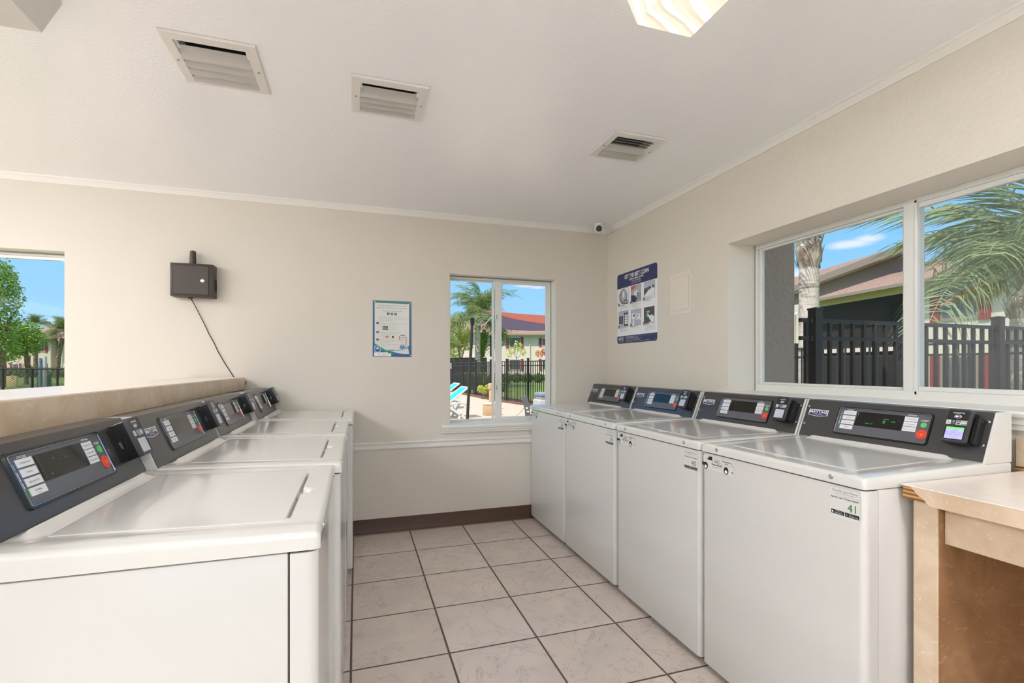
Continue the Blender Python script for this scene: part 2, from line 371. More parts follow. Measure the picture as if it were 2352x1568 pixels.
# ------------------------------------------------------------------ mesh tools
class MB:
    def __init__(s):
        s.v = []; s.f = []; s.m = []; s.mats = []; s.sm = []
    def mi(s, key):
        if key not in s.mats: s.mats.append(key)
        return s.mats.index(key)
    def add(s, verts, faces, key, smooth=True):
        o = len(s.v); k = s.mi(key)
        s.v += [tuple(p) for p in verts]
        for f in faces:
            s.f.append(tuple(i + o for i in f)); s.m.append(k); s.sm.append(smooth)
    def box(s, x0, x1, y0, y1, z0, z1, key):
        v = [(x0, y0, z0), (x1, y0, z0), (x1, y1, z0), (x0, y1, z0), (x0, y0, z1), (x1, y0, z1), (x1, y1, z1), (x0, y1, z1)]
        s.add(v, [(0, 3, 2, 1), (4, 5, 6, 7), (0, 1, 5, 4), (1, 2, 6, 5), (2, 3, 7, 6), (3, 0, 4, 7)], key)
    def bbox(s, x0, x1, y0, y1, z0, z1, r, key, seg=2):
        b = bmesh.new(); bmesh.ops.create_cube(b, size=1)
        for v in b.verts:
            v.co = Vector(((x0 + x1) / 2 + v.co.x * (x1 - x0), (y0 + y1) / 2 + v.co.y * (y1 - y0), (z0 + z1) / 2 + v.co.z * (z1 - z0)))
        bmesh.ops.bevel(b, geom=list(b.edges), offset=r, segments=seg, profile=0.5, affect='EDGES')
        s.bm(b, key)
    def bm(s, b, key, mtx=None):
        b.verts.index_update()
        vs = [(mtx @ v.co if mtx else v.co.copy()) for v in b.verts]
        fs = [tuple(v.index for v in f.verts) for f in b.faces]
        s.add(vs, fs, key); b.free()
    def prism(s, pts, axis, a, b_, key):
        """closed polygon pts (2-D) extruded along axis between a and b_"""
        n_ = len(pts)
        def P(p, t):
            return {'x': (t, p[0], p[1]), 'y': (p[0], t, p[1]), 'z': (p[0], p[1], t)}[axis]
        v = [P(p, a) for p in pts] + [P(p, b_) for p in pts]
        f = [tuple(range(n_))[::-1], tuple(range(n_, 2 * n_))] + [(i, (i + 1) % n_, n_ + (i + 1) % n_, n_ + i) for i in range(n_)]
        s.add(v, f, key)
    def tube(s, pts, rad, key, seg=8, cap=True):
        pts = [Vector(p) for p in pts]; rads = rad if isinstance(rad, (list, tuple)) else [rad] * len(pts)
        v = []; f = []; up = Vector((0.013, 0.021, 1))
        for i, p in enumerate(pts):
            t = (pts[min(i + 1, len(pts) - 1)] - pts[max(i - 1, 0)]).normalized()
            a = t.cross(up)
            if a.length < 1e-3: a = t.cross(Vector((1, 0.01, 0)))
            a.normalize(); c = t.cross(a)
            for k in range(seg):
                th = 2 * math.pi * k / seg
                v.append(p + (a * math.cos(th) + c * math.sin(th)) * rads[i])
        for i in range(len(pts) - 1):
            for k in range(seg):
                f.append((i * seg + k, i * seg + (k + 1) % seg, (i + 1) * seg + (k + 1) % seg, (i + 1) * seg + k))
        if cap:
            f.append(tuple(range(seg))[::-1]); f.append(tuple(range((len(pts) - 1) * seg, len(pts) * seg)))
        s.add(v, f, key)
    def bar(s, a, b_, w, h, key, up=(0, 0, 1)):
        a = Vector(a); b_ = Vector(b_); t = (b_ - a).normalized(); u = Vector(up)
        sx = t.cross(u)
        if sx.length < 1e-4: sx = t.cross(Vector((1, 0, 0)))
        sx.normalize(); uu = sx.cross(t)
        v = []
        for p in (a, b_):
            for (i, j) in ((-1, -1), (1, -1), (1, 1), (-1, 1)):
                v.append(p + sx * (i * w / 2) + uu * (j * h / 2))
        s.add(v, [(0, 1, 2, 3), (7, 6, 5, 4), (0, 4, 5, 1), (1, 5, 6, 2), (2, 6, 7, 3), (3, 7, 4, 0)], key)
    def lathe(s, prof, key, c=(0, 0, 0), seg=16, axis=None):
        """prof: (r, h) pairs round the z axis or the given axis direction"""
        c = Vector(c); q = Vector((0, 0, 1)).rotation_difference(Vector(axis).normalized()) if axis else None
        v = []; f = []
        for r, h in prof:
            for k in range(seg):
                th = 2 * math.pi * k / seg
                p = Vector((r * math.cos(th), r * math.sin(th), h))
                if q: p = q @ p
                v.append(c + p)
        for i in range(len(prof) - 1):
            for k in range(seg):
                f.append((i * seg + k, i * seg + (k + 1) % seg, (i + 1) * seg + (k + 1) % seg, (i + 1) * seg + k))
        f.append(tuple(range(seg))[::-1]); f.append(tuple(range((len(prof) - 1) * seg, len(prof) * seg)))
        s.add(v, f, key)
    def quadz(s, pts, th, n_, key):
        """planar polygon (3-D points) given thickness th along -n_"""
        k = len(pts); n_ = Vector(n_).normalized(); pts = [Vector(p) for p in pts]
        v = pts + [p - n_ * th for p in pts]
        s.add(v, [tuple(range(k)), tuple(range(k, 2 * k))[::-1]] + [(i, k + i, k + (i + 1) % k, (i + 1) % k) for i in range(k)], key)
    def build(s, name, parent=None, flat=False):
        me = mesh_from(s, name)
        return link_obj(name, me, parent)
def mesh_from(s, name, fix=True):
    me = bpy.data.meshes.new(name)
    me.from_pydata([tuple(v) for v in s.v], [], s.f)
    for k in s.mats: me.materials.append(M[k])
    me.polygons.foreach_set('material_index', s.m)
    if fix and len(s.v) < 60000:
        b = bmesh.new(); b.from_mesh(me)
        bmesh.ops.recalc_face_normals(b, faces=list(b.faces))
        for f in b.faces: f.smooth = True
        for ed in b.edges:
            if len(ed.link_faces) != 2 or ed.calc_face_angle(3.2) > 0.6: ed.smooth = False
        b.to_mesh(me); b.free()
    me.update()
    return me
def link_obj(name, me, parent=None):
    o = bpy.data.objects.new(name, me); COL.objects.link(o)
    if parent: o.parent = parent
    return o
def tag(o, label=None, cat=None, group=None, kind=None):
    if label: o['label'] = label
    if cat: o['category'] = cat
    if group: o['group'] = group
    if kind: o['kind'] = kind
    return o
def thing(name, label, cat, loc=(0, 0, 0), rz=0, group=None, kind=None):
    o = bpy.data.objects.new(name, None); COL.objects.link(o)
    o.empty_display_size = 0.1
    o.location = loc; o.rotation_euler = (0, 0, rz)
    return tag(o, label, cat, group, kind)
def struct(name, mb, parent=None):
    o = mb.build(name, parent)
    if parent is None: o['kind'] = 'structure'
    return o

class Frame:
    def __init__(s, O, U, V):
        s.O = Vector(O); s.U = Vector(U).normalized(); s.V = Vector(V).normalized(); s.N = s.U.cross(s.V)
    def p(s, u, v, w=0): return s.O + s.U * u + s.V * v + s.N * w
def f_rect(mb, F, u0, u1, v0, v1, w, key):
    mb.add([F.p(u0, v0, w), F.p(u1, v0, w), F.p(u1, v1, w), F.p(u0, v1, w)], [(0, 1, 2, 3)], key)
def rr_pts(u0, u1, v0, v1, r, seg=5):
    out = []
    for (cx, cy, a0) in ((u1 - r, v0 + r, -90), (u1 - r, v1 - r, 0), (u0 + r, v1 - r, 90), (u0 + r, v0 + r, 180)):
        for k in range(seg + 1):
            a = math.radians(a0 + 90.0 * k / seg)
            out.append((cx + r * math.cos(a), cy + r * math.sin(a)))
    return out
def f_poly(mb, F, pts, w, key, w0=None):
    k = len(pts)
    if w0 is None:
        mb.add([F.p(a, c, w) for a, c in pts], [tuple(range(k))], key)
    else:
        v = [F.p(a, c, w) for a, c in pts] + [F.p(a, c, w0) for a, c in pts]
        mb.add(v, [tuple(range(k)), tuple(range(k, 2 * k))[::-1]] + [(i, k + i, k + (i + 1) % k, (i + 1) % k) for i in range(k)], key)
def f_rr(mb, F, u0, u1, v0, v1, r, w, key, w0=None, seg=5): f_poly(mb, F, rr_pts(u0, u1, v0, v1, r, seg), w, key, w0)
def f_disc(mb, F, u, v, r, w, key, w0=None, seg=20, ry=None):
    f_poly(mb, F, [(u + r * math.cos(2 * math.pi * k / seg), v + (ry or r) * math.sin(2 * math.pi * k / seg)) for k in range(seg)], w, key, w0)
def f_ring(mb, F, outer, inner, w_out, w_top, key):
    """raised rim between two outlines with as many points each"""
    k = len(outer); v = []; f = []
    mid_o = outer; mid_i = inner
    v += [F.p(a, c, w_out) for a, c in outer]
    v += [F.p(a * 0.75 + c2 * 0.25, c * 0.75 + d2 * 0.25, w_top) for (a, c), (c2, d2) in zip(mid_o, mid_i)]
    v += [F.p(a * 0.25 + c2 * 0.75, c * 0.25 + d2 * 0.75, w_top) for (a, c), (c2, d2) in zip(mid_o, mid_i)]
    v += [F.p(a, c, w_out) for a, c in inner]
    for r_ in range(3):
        for i in range(k):
            j = (i + 1) % k
            f.append((r_ * k + i, r_ * k + j, (r_ + 1) * k + j, (r_ + 1) * k + i))
    mb.add(v, f, key)
_TXT = {}
def text_geo(s, bold=False):
    k = (s, bold)
    if k in _TXT: return _TXT[k]
    c = bpy.data.curves.new('lettering', 'FONT'); c.body = s; c.size = 1.0; c.resolution_u = 2
    c.align_x = 'LEFT'
    if bold: c.offset = 0.025
    o = bpy.data.objects.new('lettering', c)
    me = o.to_mesh()
    vs = [tuple(v.co) for v in me.vertices]; fs = [tuple(p.vertices) for p in me.polygons]
    o.to_mesh_clear(); bpy.data.objects.remove(o); bpy.data.curves.remove(c)
    _TXT[k] = (vs, fs)
    return _TXT[k]
def f_text(mb, F, s, u, v, h, w, key, width=None, xs=1.0, align='c', bold=False, rot=0):
    """cap height h; width fits the line; u,v = centre (or left) of the baseline"""
    vs, fs = text_geo(s, bold)
    if not vs: return
    x0 = min(p[0] for p in vs); x1 = max(p[0] for p in vs)
    k = h / 0.70; kx = k * xs
    if width: kx = width / (x1 - x0)
    cx = (x0 + x1) / 2 if align == 'c' else x0
    out = []
    for p in vs:
        a = (p[0] - cx) * kx; c = p[1] * k
        if rot: a, c = a * math.cos(rot) - c * math.sin(rot), a * math.sin(rot) + c * math.cos(rot)
        out.append(F.p(u + a, v + c, w))
    mb.add(out, fs, key)

def plate(mb, axis, t0, t1, u0, u1, v0, v1, holes, key, key_rev=None):
    """wall/ceiling slab. axis normal; u,v the other two axes in order; holes as rects in u,v"""
    us = sorted({u0, u1} | {h[i] for h in holes for i in (0, 1)}); vs = sorted({v0, v1} | {h[i] for h in holes for i in (2, 3)})
    def P(u, v, t): return {'x': (t, u, v), 'y': (u, t, v), 'z': (u, v, t)}[axis]
    def hole(a, c): return any(h[0] < a < h[1] and h[2] < c < h[3] for h in holes)
    for i in range(len(us) - 1):
        for j in range(len(vs) - 1):
            if hole((us[i] + us[i + 1]) / 2, (vs[j] + vs[j + 1]) / 2): continue
            for t in (t0, t1):
                mb.add([P(us[i], vs[j], t), P(us[i + 1], vs[j], t), P(us[i + 1], vs[j + 1], t), P(us[i], vs[j + 1], t)], [(0, 1, 2, 3)], key)
    for (a0, a1, c0, c1) in list(holes) + [(u0, u1, v0, v1)]:
        k = key_rev or key
        if (a0, a1, c0, c1) == (u0, u1, v0, v1): k = key
        for (p, q) in (((a0, c0), (a1, c0)), ((a1, c0), (a1, c1)), ((a1, c1), (a0, c1)), ((a0, c1), (a0, c0))):
            mb.add([P(p[0], p[1], t0), P(q[0], q[1], t0), P(q[0], q[1], t1), P(p[0], p[1], t1)], [(0, 1, 2, 3)], k)

# ------------------------------------------------------------------ room shell
WX, WY, CZ = 2.088, 3.79, 2.442          # right wall, back wall, ceiling
XL, YF = -4.6, -4.2                      # left wall, front wall
VENTS = [(-0.672, -0.357, 2.005, 2.338), (-0.022, 0.296, 2.078, 2.375), (1.24, 1.557, 2.172, 2.468)]

mb = MB(); mb.box(XL - .2, WX + .24, YF - .2, WY + .18, -0.12, 0.0, 'tiles'); struct('floor', mb)
mb = MB()
plate(mb, 'z', CZ, CZ + 0.10, XL, WX + 0.02, YF, WY + 0.02, [(a + .045, b_ - .045, c + .045, d - .045) for a, b_, c, d in VENTS], 'ceiling')
struct('ceiling', mb)
# right wall with the wide window
RW = (0.53, 2.343, 1.085, 1.974)
mb = MB(); plate(mb, 'x', WX, WX + 0.24, YF - .1, WY + 0.17, -0.1, 2.6, [RW], 'wall', 'reveal'); struct('wall_right', mb)
W1 = (0.698, 1.598, 0.778, 1.985); W2 = (-2.662, -1.761, 0.778, 1.979)
mb = MB(); plate(mb, 'y', WY, WY + 0.17, XL - .15, WX, -0.1, 2.6, [W1, W2], 'wall_smooth', 'reveal'); struct('wall_back', mb)
mb = MB(); plate(mb, 'x', XL - 0.15, XL, YF - .1, WY, -0.1, 2.6, [], 'wall'); struct('wall_left', mb)
D1 = (-1.6, 1.0, -0.05, 2.2)  # unseen doorway opening, added to let daylight in behind the camera
mb = MB(); plate(mb, 'y', YF - 0.15, YF, XL, WX, -0.1, 2.6, [D1], 'wall'); struct('wall_front', mb)
# roof over the building (outside, shades the porch)
mb = MB(); mb.box(XL - 1.2, 3.62, YF - 1.6, WY + 0.45, 2.66, 2.8, 'stucco'); struct('roof', mb)

# crown moulding
def crown(name, pts_dir):
    mb = MB()
    prof = [(0, -0.040), (0.006, -0.040), (0.008, -0.030), (0.016, -0.022), (0.018, -0.014), (0.026, -0.008), (0.028, 0), (0, 0)]
    pts_dir(mb, prof); return struct(name, mb)
crown('trim_1', lambda mb, pr: mb.prism([(WY - a, CZ + c) for a, c in pr], 'x', XL, WX - 0.005, 'trim'))
crown('trim_2', lambda mb, pr: mb.prism([(WX - a, CZ + c) for a, c in pr], 'y', YF, WY - 0.028, 'trim'))
# chair rail on the back wall
mb = MB()
pr = [(0, .625), (.014, .627), (.016, .636), (.012, .640), (.012, .658), (.018, .664), (.021, .674), (.016, .681), (0, .681)]
mb.prism([(WY - a, c) for a, c in pr], 'x', XL, WX, 'trim'); struct('trim_3', mb)
# brown cove base
mb = MB()
pr = [(0, 0), (.022, 0), (.020, .004), (.009, .012), (.006, .022), (.005, .104), (0, .106)]
mb.prism([(WY - a, c) for a, c in pr], 'x', XL, WX, 'cove'); struct('baseboard_back', mb)

# ------------------------------------------------------------------ windows
def sliding_window_y(name, x0, x1, z0, z1, yf, stool):
    """window in the back wall: frame facing -y"""
    w = bpy.data.objects.new(name, None); COL.objects.link(w); w['kind'] = 'structure'
    w.location = ((x0 + x1) / 2, yf, z0)
    ox, oz = (x0 + x1) / 2, z0
    def B(mb, a, b_, c, d, e, f, k, r=.0015): mb.bbox(a - ox, b_ - ox, c, d, e - oz, f - oz, r, k, 1)
    mb = MB()
    B(mb, x0, x1, -.012, .05, z1 - .022, z1, 'alu'); B(mb, x0, x1, -.012, .05, z0, z0 + .022, 'alu')
    B(mb, x0, x0 + .022, -.012, .05, z0 + .022, z1 - .022, 'alu'); B(mb, x1 - .022, x1, -.012, .05, z0 + .022, z1 - .022, 'alu')
    B(mb, x0, x1, -.016, -.012, z1 - .010, z1, 'alu2'); B(mb, x1 - .008, x1, -.016, -.012, z0, z1, 'alu2')
    mb.build('window_frame', w)
    xm = 1.118 if x0 > 0 else (x0 + x1) / 2
    # fixed left sash edge and sliding right sash
    mb = MB()
    B(mb, xm - .038, xm - .018, .018, .040, z0 + .022, z1 - .022, 'alu')
    B(mb, x0 + .022, xm - .038, .018, .040, z0 + .022, z0 + .034, 'alu'); B(mb, x0 + .022, xm - .038, .018, .040, z1 - .034, z1 - .022, 'alu')
    mb.build('fixed_sash', w)
    mb = MB()
    B(mb, xm - .014, xm + .038, -.004, .016, z0 + .022, z1 - .022, 'alu')
    B(mb, x1 - .045, x1 - .022, -.004, .016, z0 + .022, z1 - .022, 'alu')
    B(mb, xm + .038, x1 - .045, -.004, .016, z0 + .022, z0 + .052, 'alu'); B(mb, xm + .038, x1 - .045, -.004, .016, z1 - .042, z1 - .022, 'alu')
    mb.build('sliding_sash', w)
    mb = MB(); mb.box(x0 + .02 - ox, xm - .03 - ox, .028, .031, .02, z1 - z0 - .02, 'glass'); mb.build('pane', w)
    mb = MB(); mb.box(xm + .03 - ox, x1 - .04 - ox, .004, .007, .03, z1 - z0 - .03, 'glass'); mb.build('pane', w)
    for zz in (z0 + .30, z0 + .89):
        mb = MB(); B(mb, xm - .018, xm - .004, -.012, -.002, zz - .035, zz + .035, 'trim', .003); B(mb, xm - .014, xm - .008, -.018, -.010, zz - .02, zz + .012, 'alu2', .001)
        mb.build('latch', w)
    if stool:
        mb = MB()
        y0 = WY - yf
        pr = [(y0 + .0, -.052), (y0 - .016, -.050), (y0 - .018, -.036), (y0 - .026, -.032), (y0 - .028, -.018), (y0 - .036, -.014), (y0 - .040, .0), (y0 - .036, .012), (y0, .013), (-.012, .016), (-.012, -.005), (y0, -.005)]
        mb.prism(pr, 'x', x0 - .07 - ox, x1 + .07 - ox, 'trim')
        mb.build('window_sill', w)
    return w
sliding_window_y('window_1', *W1, 3.90, True)
sliding_window_y('window_2', *W2, 3.90, True)

w = bpy.data.objects.new('window_3', None); COL.objects.link(w); w['kind'] = 'structure'
XG = 2.285
w.location = (XG, RW[1], 1.10)
def B(mb, a, b_, c, d, e, f, k, r=.002): mb.bbox(a - XG, b_ - XG, c - RW[1], d - RW[1], e - 1.10, f - 1.10, r, k, 1)
y0, y1 = RW[0], RW[1]; z0, z1 = 1.10, RW[3]
ym = 1.487
mb = MB()
B(mb, XG, XG + .06, y0, y1, z1 - .022, z1, 'alu'); B(mb, XG, XG + .06, y0, y1, z0, z0 + .045, 'alu')
B(mb, XG, XG + .06, y1 - .018, y1, z0 + .045, z1 - .022, 'alu'); B(mb, XG, XG + .06, y0, y0 + .02, z0 + .045, z1 - .022, 'alu')
B(mb, XG - .003, XG + .001, y1 - .008, y1, z0, z1, 'alu2', .0005)
mb.build('window_frame', w)
mb = MB(); B(mb, XG + .004, XG + .05, ym - .034, ym + .024, z0 + .03, z1 - .01, 'alu', .003); B(mb, XG + .000, XG + .006, ym - .034, ym - .024, z0 + .03, z1 - .01, 'alu', .001)
mb.build('mullion', w)
mb = MB()
B(mb, XG + .02, XG + .04, ym + .024, ym + .036, z0 + .045, z1 - .022, 'alu'); B(mb, XG + .02, XG + .04, y1 - .036, y1 - .018, z0 + .045, z1 - .022, 'alu')
B(mb, XG + .02, XG + .04, ym + .036, y1 - .036, z0 + .045, z0 + .058, 'alu'); B(mb, XG + .02, XG + .04, ym + .036, y1 - .036, z1 - .034, z1 - .022, 'alu')
mb.build('sliding_sash', w)
mb = MB()
B(mb, XG + .008, XG + .03, y0 + .02, ym - .034, z0 + .045, z0 + .064, 'alu'); B(mb, XG + .008, XG + .03, y0 + .02, ym - .034, z1 - .044, z1 - .022, 'alu')
mb.build('fixed_sash', w)
mb = MB(); mb.box(.028, .031, ym - y1 + .02, -.03, .045, z1 - z0 - .022, 'glass'); mb.build('pane', w)
mb = MB(); mb.box(.018, .021, y0 + .02 - y1, ym - y1 - .02, .045, z1 - z0 - .022, 'hazy_glass'); mb.build('pane', w)
mb = MB()
pr = [(WX, -.062), (WX - .014, -.060), (WX - .016, -.044), (WX - .022, -.040), (WX - .024, -.022), (WX - .034, -.016), (WX - .038, -.004), (WX - .034, .003), (WX, .004), (XG, .006), (XG, -.012), (WX, -.012)]
mb.prism([(a - XG, c) for a, c in pr], 'y', -.0, -.0, 'trim') if False else None
v = []
pp = [(a - XG, c) for a, c in pr]; k = len(pp)
ya, yb = y0 - .08 - RW[1], y1 + .078 - RW[1]
mb.add([(a, ya, c) for a, c in pp] + [(a, yb, c) for a, c in pp], [tuple(range(k)), tuple(range(k, 2 * k))[::-1]] + [(i, (i + 1) % k, k + (i + 1) % k, k + i) for i in range(k)], 'trim')
mb.build('window_sill', w)

# ------------------------------------------------------------------ ceiling fittings
def vent(i, label, flip=False):
    x0, x1, y0, y1 = VENTS[i]
    t = thing('ceiling_vent', label, 'vent', ((x0 + x1) / 2, (y0 + y1) / 2, CZ), 0, 'square ceiling vents')
    hx, hy = (x1 - x0) / 2, (y1 - y0) / 2
    mb = MB(); o = [(-hx, -hy), (hx, -hy), (hx, hy), (-hx, hy)]
    inn = [(a * (1 - .037 / hx), c * (1 - .037 / hy)) for a, c in o]
    F = Frame((0, 0, -.001), (1, 0, 0), (0, -1, 0))
    o2 = [(a, -c) for a, c in o][::-1]; i2 = [(a, -c) for a, c in inn][::-1]
    k = 4
    v = [F.p(a, c, 0) for a, c in o2] + [F.p(a * .985, c * .985, .009) for a, c in o2] + [F.p(a, c, .011) for a, c in i2] + [F.p(a, c, -.03) for a, c in i2]
    f = []
    for r_ in range(3):
        for q in range(4): f.append((r_ * 4 + q, r_ * 4 + (q + 1) % 4, (r_ + 1) * 4 + (q + 1) % 4, (r_ + 1) * 4 + q))
    mb.add(v, f, 'vent'); mb.build('frame', t)
    mb = MB(); mb.box(-hx + .03, hx - .03, -hy + .03, hy - .03, .05, .07, 'vent_dark')
    for a, b_, c, d in ((-hx + .03, -hx + .036, -hy + .03, hy - .03), (hx - .036, hx - .03, -hy + .03, hy - .03), (-hx + .03, hx - .03, -hy + .03, -hy + .036), (-hx + .03, hx - .03, hy - .036, hy - .03)):
        mb.box(a, b_, c, d, -.003, .055, 'vent_dark')
    mb.build('duct', t)
    n_ = (4, 5, 8)[i]; L = 2 * (hy - .04); gap = (.050, .004, .004)[i]
    for s_ in range(n_):
        yc = -hy + .04 + gap + (L - gap) * (s_ + .5) / n_
        half = (L - gap) / n_ / 2
        opened = (s_ < 1) if i == 1 else (s_ < 4 if i == 2 else False)
        sm = MB()
        if opened: a0, a1, za, zb = -half * .55, half * .55, -.004, .012
        else: a0, a1, za, zb = -half * 1.05, half * .95, .004, -.021
        cur = [(yc + a0 + (a1 - a0) * q / 5, za + (zb - za) * (q / 5) ** (1.8 if not opened else 1)) for q in range(6)]
        pts = cur + [(p, c + .0016) for p, c in cur[::-1]]
        sm.prism(pts, 'x', -hx + .038, hx - .038, 'slat'); sm.build('slat', t)
    for sx in (-1, 1):
        mb = MB(); mb.lathe([(.0045, 0), (.0045, .002), (.002, .003)], 'alu2', (sx * (hx - .018), 0, -.0115), 10, (0, 0, -1)); mb.build('screw', t)
vent(0, 'white ceiling vent with a wide dark slot, farthest to the left')
vent(1, 'white ceiling vent in the middle, its grey slats mostly shut')
vent(2, 'small looking white ceiling vent nearest the right wall, half its slats open')

def wrap_lamp(xc, y0, y1, key, label, group='added ceiling fill lamps out of view'):
    t = thing('ceiling_lamp', label, 'lamp', (xc, (y0 + y1) / 2, CZ), 0, group)
    h = (y1 - y0) / 2
    mb = MB(); mb.bbox(-.12, .12, -h + .03, h - .03, -.03, 0, .004, 'trim'); mb.build('base', t)
    mb = MB()
    pr = [(-.155, -.006), (-.100, -.112), (.100, -.112), (.155, -.006)]
    pr2 = [(a * .96, c * .96 if c < -.05 else c) for a, c in pr]
    v = [(a, -h, c) for a, c in pr] + [(a, h, c) for a, c in pr]
    mb.add(v, [(0, 1, 2, 3), (7, 6, 5, 4), (0, 4, 5, 1), (1, 5, 6, 2), (2, 6, 7, 3)], key)
    mb.build('diffuser', t)
    return t
wrap_lamp(.944, .14, 1.34, 'lamp_soft', 'warm glowing prismatic ceiling lamp at the top edge, above the right washers', None)
wrap_lamp(-1.07, .76, 1.96, 'lamp_off', 'unlit white ceiling lamp in the top left corner of the photo', None)
for x, ya, lb in ((-2.3, -.4, 'added unseen ceiling fill lamp over the left part of the room'), (-2.8, .9, 'added unseen ceiling fill lamp left of the long counter'), (-4.0, 1.6, 'added unseen ceiling fill lamp near the left wall'), (.95, -1.6, 'added unseen ceiling fill lamp behind the camera')):  # lamps out of view, added to light the room more evenly
    wrap_lamp(x, ya, ya + 1.2, 'lamp_ceiling_fill', lb)
def hung_fill_lamp(x, y, label):  # unseen hanging lamp, added for fill light on ceiling and walls
    t = thing('fill_pendant_lamp', label, 'lamp', (x, y, 2.0), 0, 'added hanging fill lamps out of view')
    mb = MB(); mb.bbox(-.09, .09, -.6, .6, -.05, .05, .008, 'lamp'); mb.build('diffuser', t)
    for yy in (-.4, .4):
        mb = MB(); mb.tube([(0, yy, .04), (0, yy, CZ - 2.0)], .006, 'trim', 8); mb.build('rod', t)
for x, y, lb in ((1.0, -1.7, 'added unseen hanging fill lamp behind the camera, right one of the nearer row'), (-.6, -1.7, 'added unseen hanging fill lamp behind the camera, middle one of the nearer row'), (-2.2, -1.7, 'added unseen hanging fill lamp behind the camera, left one of the nearer row'),
                 (1.0, -3.3, 'added unseen hanging fill lamp behind the camera, right one of the farther row'), (-.6, -3.3, 'added unseen hanging fill lamp behind the camera, middle one of the farther row'), (-2.2, -3.3, 'added unseen hanging fill lamp behind the camera, left one of the farther row'),
                 (-3.9, .2, 'added unseen hanging fill lamp near the left wall, level with the camera')):
    hung_fill_lamp(x, y, lb)

# security camera in the far right corner
t = thing('security_camera', 'small white dome security camera on the ceiling above the corner', 'camera', (1.935, 3.655, CZ))
mb = MB(); mb.lathe([(.042, 0), (.042, .010), (.036, .016)], 'plastic_white', (0, 0, 0), 24, (0, 0, -1)); mb.build('base', t)
mb = MB()
aim = (Vector((0, 0, EYE)) - Vector((1.935, 3.655, 2.39))).normalized()
prof = [(.040 * math.sin(math.radians(a)), -.040 * math.cos(math.radians(a))) for a in range(2, 146, 12)]
mb.lathe(prof, 'plastic_white', (0, 0, -.036), 24, aim); mb.build('housing', t)
mb = MB(); mb.lathe([(.0245, 0), (.0245, .003), (.018, .005)], 'black', Vector((0, 0, -.036)) + aim * .0305, 24, aim)
mb.lathe([(.0125, 0), (.011, .004), (.004, .007)], 'reader', Vector((0, 0, -.036)) + aim * .0345, 18, aim); mb.build('lens', t)

# ------------------------------------------------------------------ washing machines
W_ = 0.344
LFACE = math.hypot(.063, .155)
KF = Frame((0, .520, .9445), (1, 0, 0), (0, .063, .155))
FF = Frame((0, 0.0045, 0), (1, 0, 0), (0, 0, 1))
def top_z(y): return .932 + .0125 * max(0, min(1, y / .5)) ** 1.1
def heightfield(mb, x0, x1, y0, y1, r, zf, zbot, key, fine_y=None, st=.008):
    def axis(a, b_):
        e = [r * q for q in (0, .1, .25, .45, .7, 1)]
        mid = []; n_ = max(2, int((b_ - a - 2 * r) / st))
        for i in range(1, n_): mid.append(a + r + (b_ - a - 2 * r) * i / n_)
        return [a + q for q in e] + mid + [b_ - q for q in e[::-1]]
    xs = axis(x0, x1); ys = axis(y0, y1)
    if fine_y:
        ys = sorted(set(ys) | {fine_y[0] + .002 * i for i in range(int((fine_y[1] - fine_y[0]) / .002))})
    v = []; nx, ny = len(xs), len(ys)
    for y in ys:
        for x in xs:
            qx = max(x0 + r, min(x1 - r, x)); qy = max(y0 + r, min(y1 - r, y))
            dx, dy = x - qx, y - qy; mdist = max(abs(dx), abs(dy))
            if dx and dy:
                k = mdist / math.hypot(dx, dy); dx *= k; dy *= k
            drop = r - math.sqrt(max(0, r * r - mdist * mdist))
            v.append((qx + dx, qy + dy, zf(qx + dx, qy + dy) - drop))
    f = [(j * nx + i, j * nx + i + 1, (j + 1) * nx + i + 1, (j + 1) * nx + i) for j in range(ny - 1) for i in range(nx - 1)]
    ring = [i for i in range(nx)] + [j * nx + nx - 1 for j in range(1, ny)] + [(ny - 1) * nx + i for i in range(nx - 2, -1, -1)] + [j * nx for j in range(ny - 2, 0, -1)]
    o = len(v); v += [(v[i][0], v[i][1], zbot) for i in ring]; k = len(ring)
    f += [(ring[i], o + i, o + (i + 1) % k, ring[(i + 1) % k]) for i in range(k)]
    f.append(tuple(range(o, o + k)))
    mb.add(v, f, key)
def sstep(a, b_, x):
    t = max(0, min(1, (x - a) / (b_ - a))); return t * t * (3 - 2 * t)
def zf_top(x, y):
    z = top_z(y)
    # rear ridge
    z += .0120 * math.exp(-((y - .496) / .0115) ** 2) * (1 - sstep(.245, .275, abs(x)))
    # well below the lid
    z -= .006 * (1 - sstep(.250, .258, abs(x))) * sstep(.076, .080, y) * (1 - sstep(.462, .468, y))
    # channel in front of the lid
    z -= .013 * (1 - sstep(.222, .236, abs(x))) * sstep(.0655, .0690, y) * (1 - sstep(.077, .080, y))
    # finger notch
    q = math.hypot(x / .030, (y - .066) / .026)
    z -= .010 * (1 - sstep(.45, 1.0, q))
    # shallow shoulder around the lid
    z += .0022 * sstep(.268, .30, abs(x)) * (1 - sstep(.31, .335, abs(x)))
    return z
def zf_lid(x, y):
    z = top_z(y) + .0007
    return z
CACHE = {}
def part(name, key, fn, parent):
    if key not in CACHE:
        mb = MB(); fn(mb); CACHE[key] = mesh_from(mb, name)
    return link_obj(name, CACHE[key], parent)

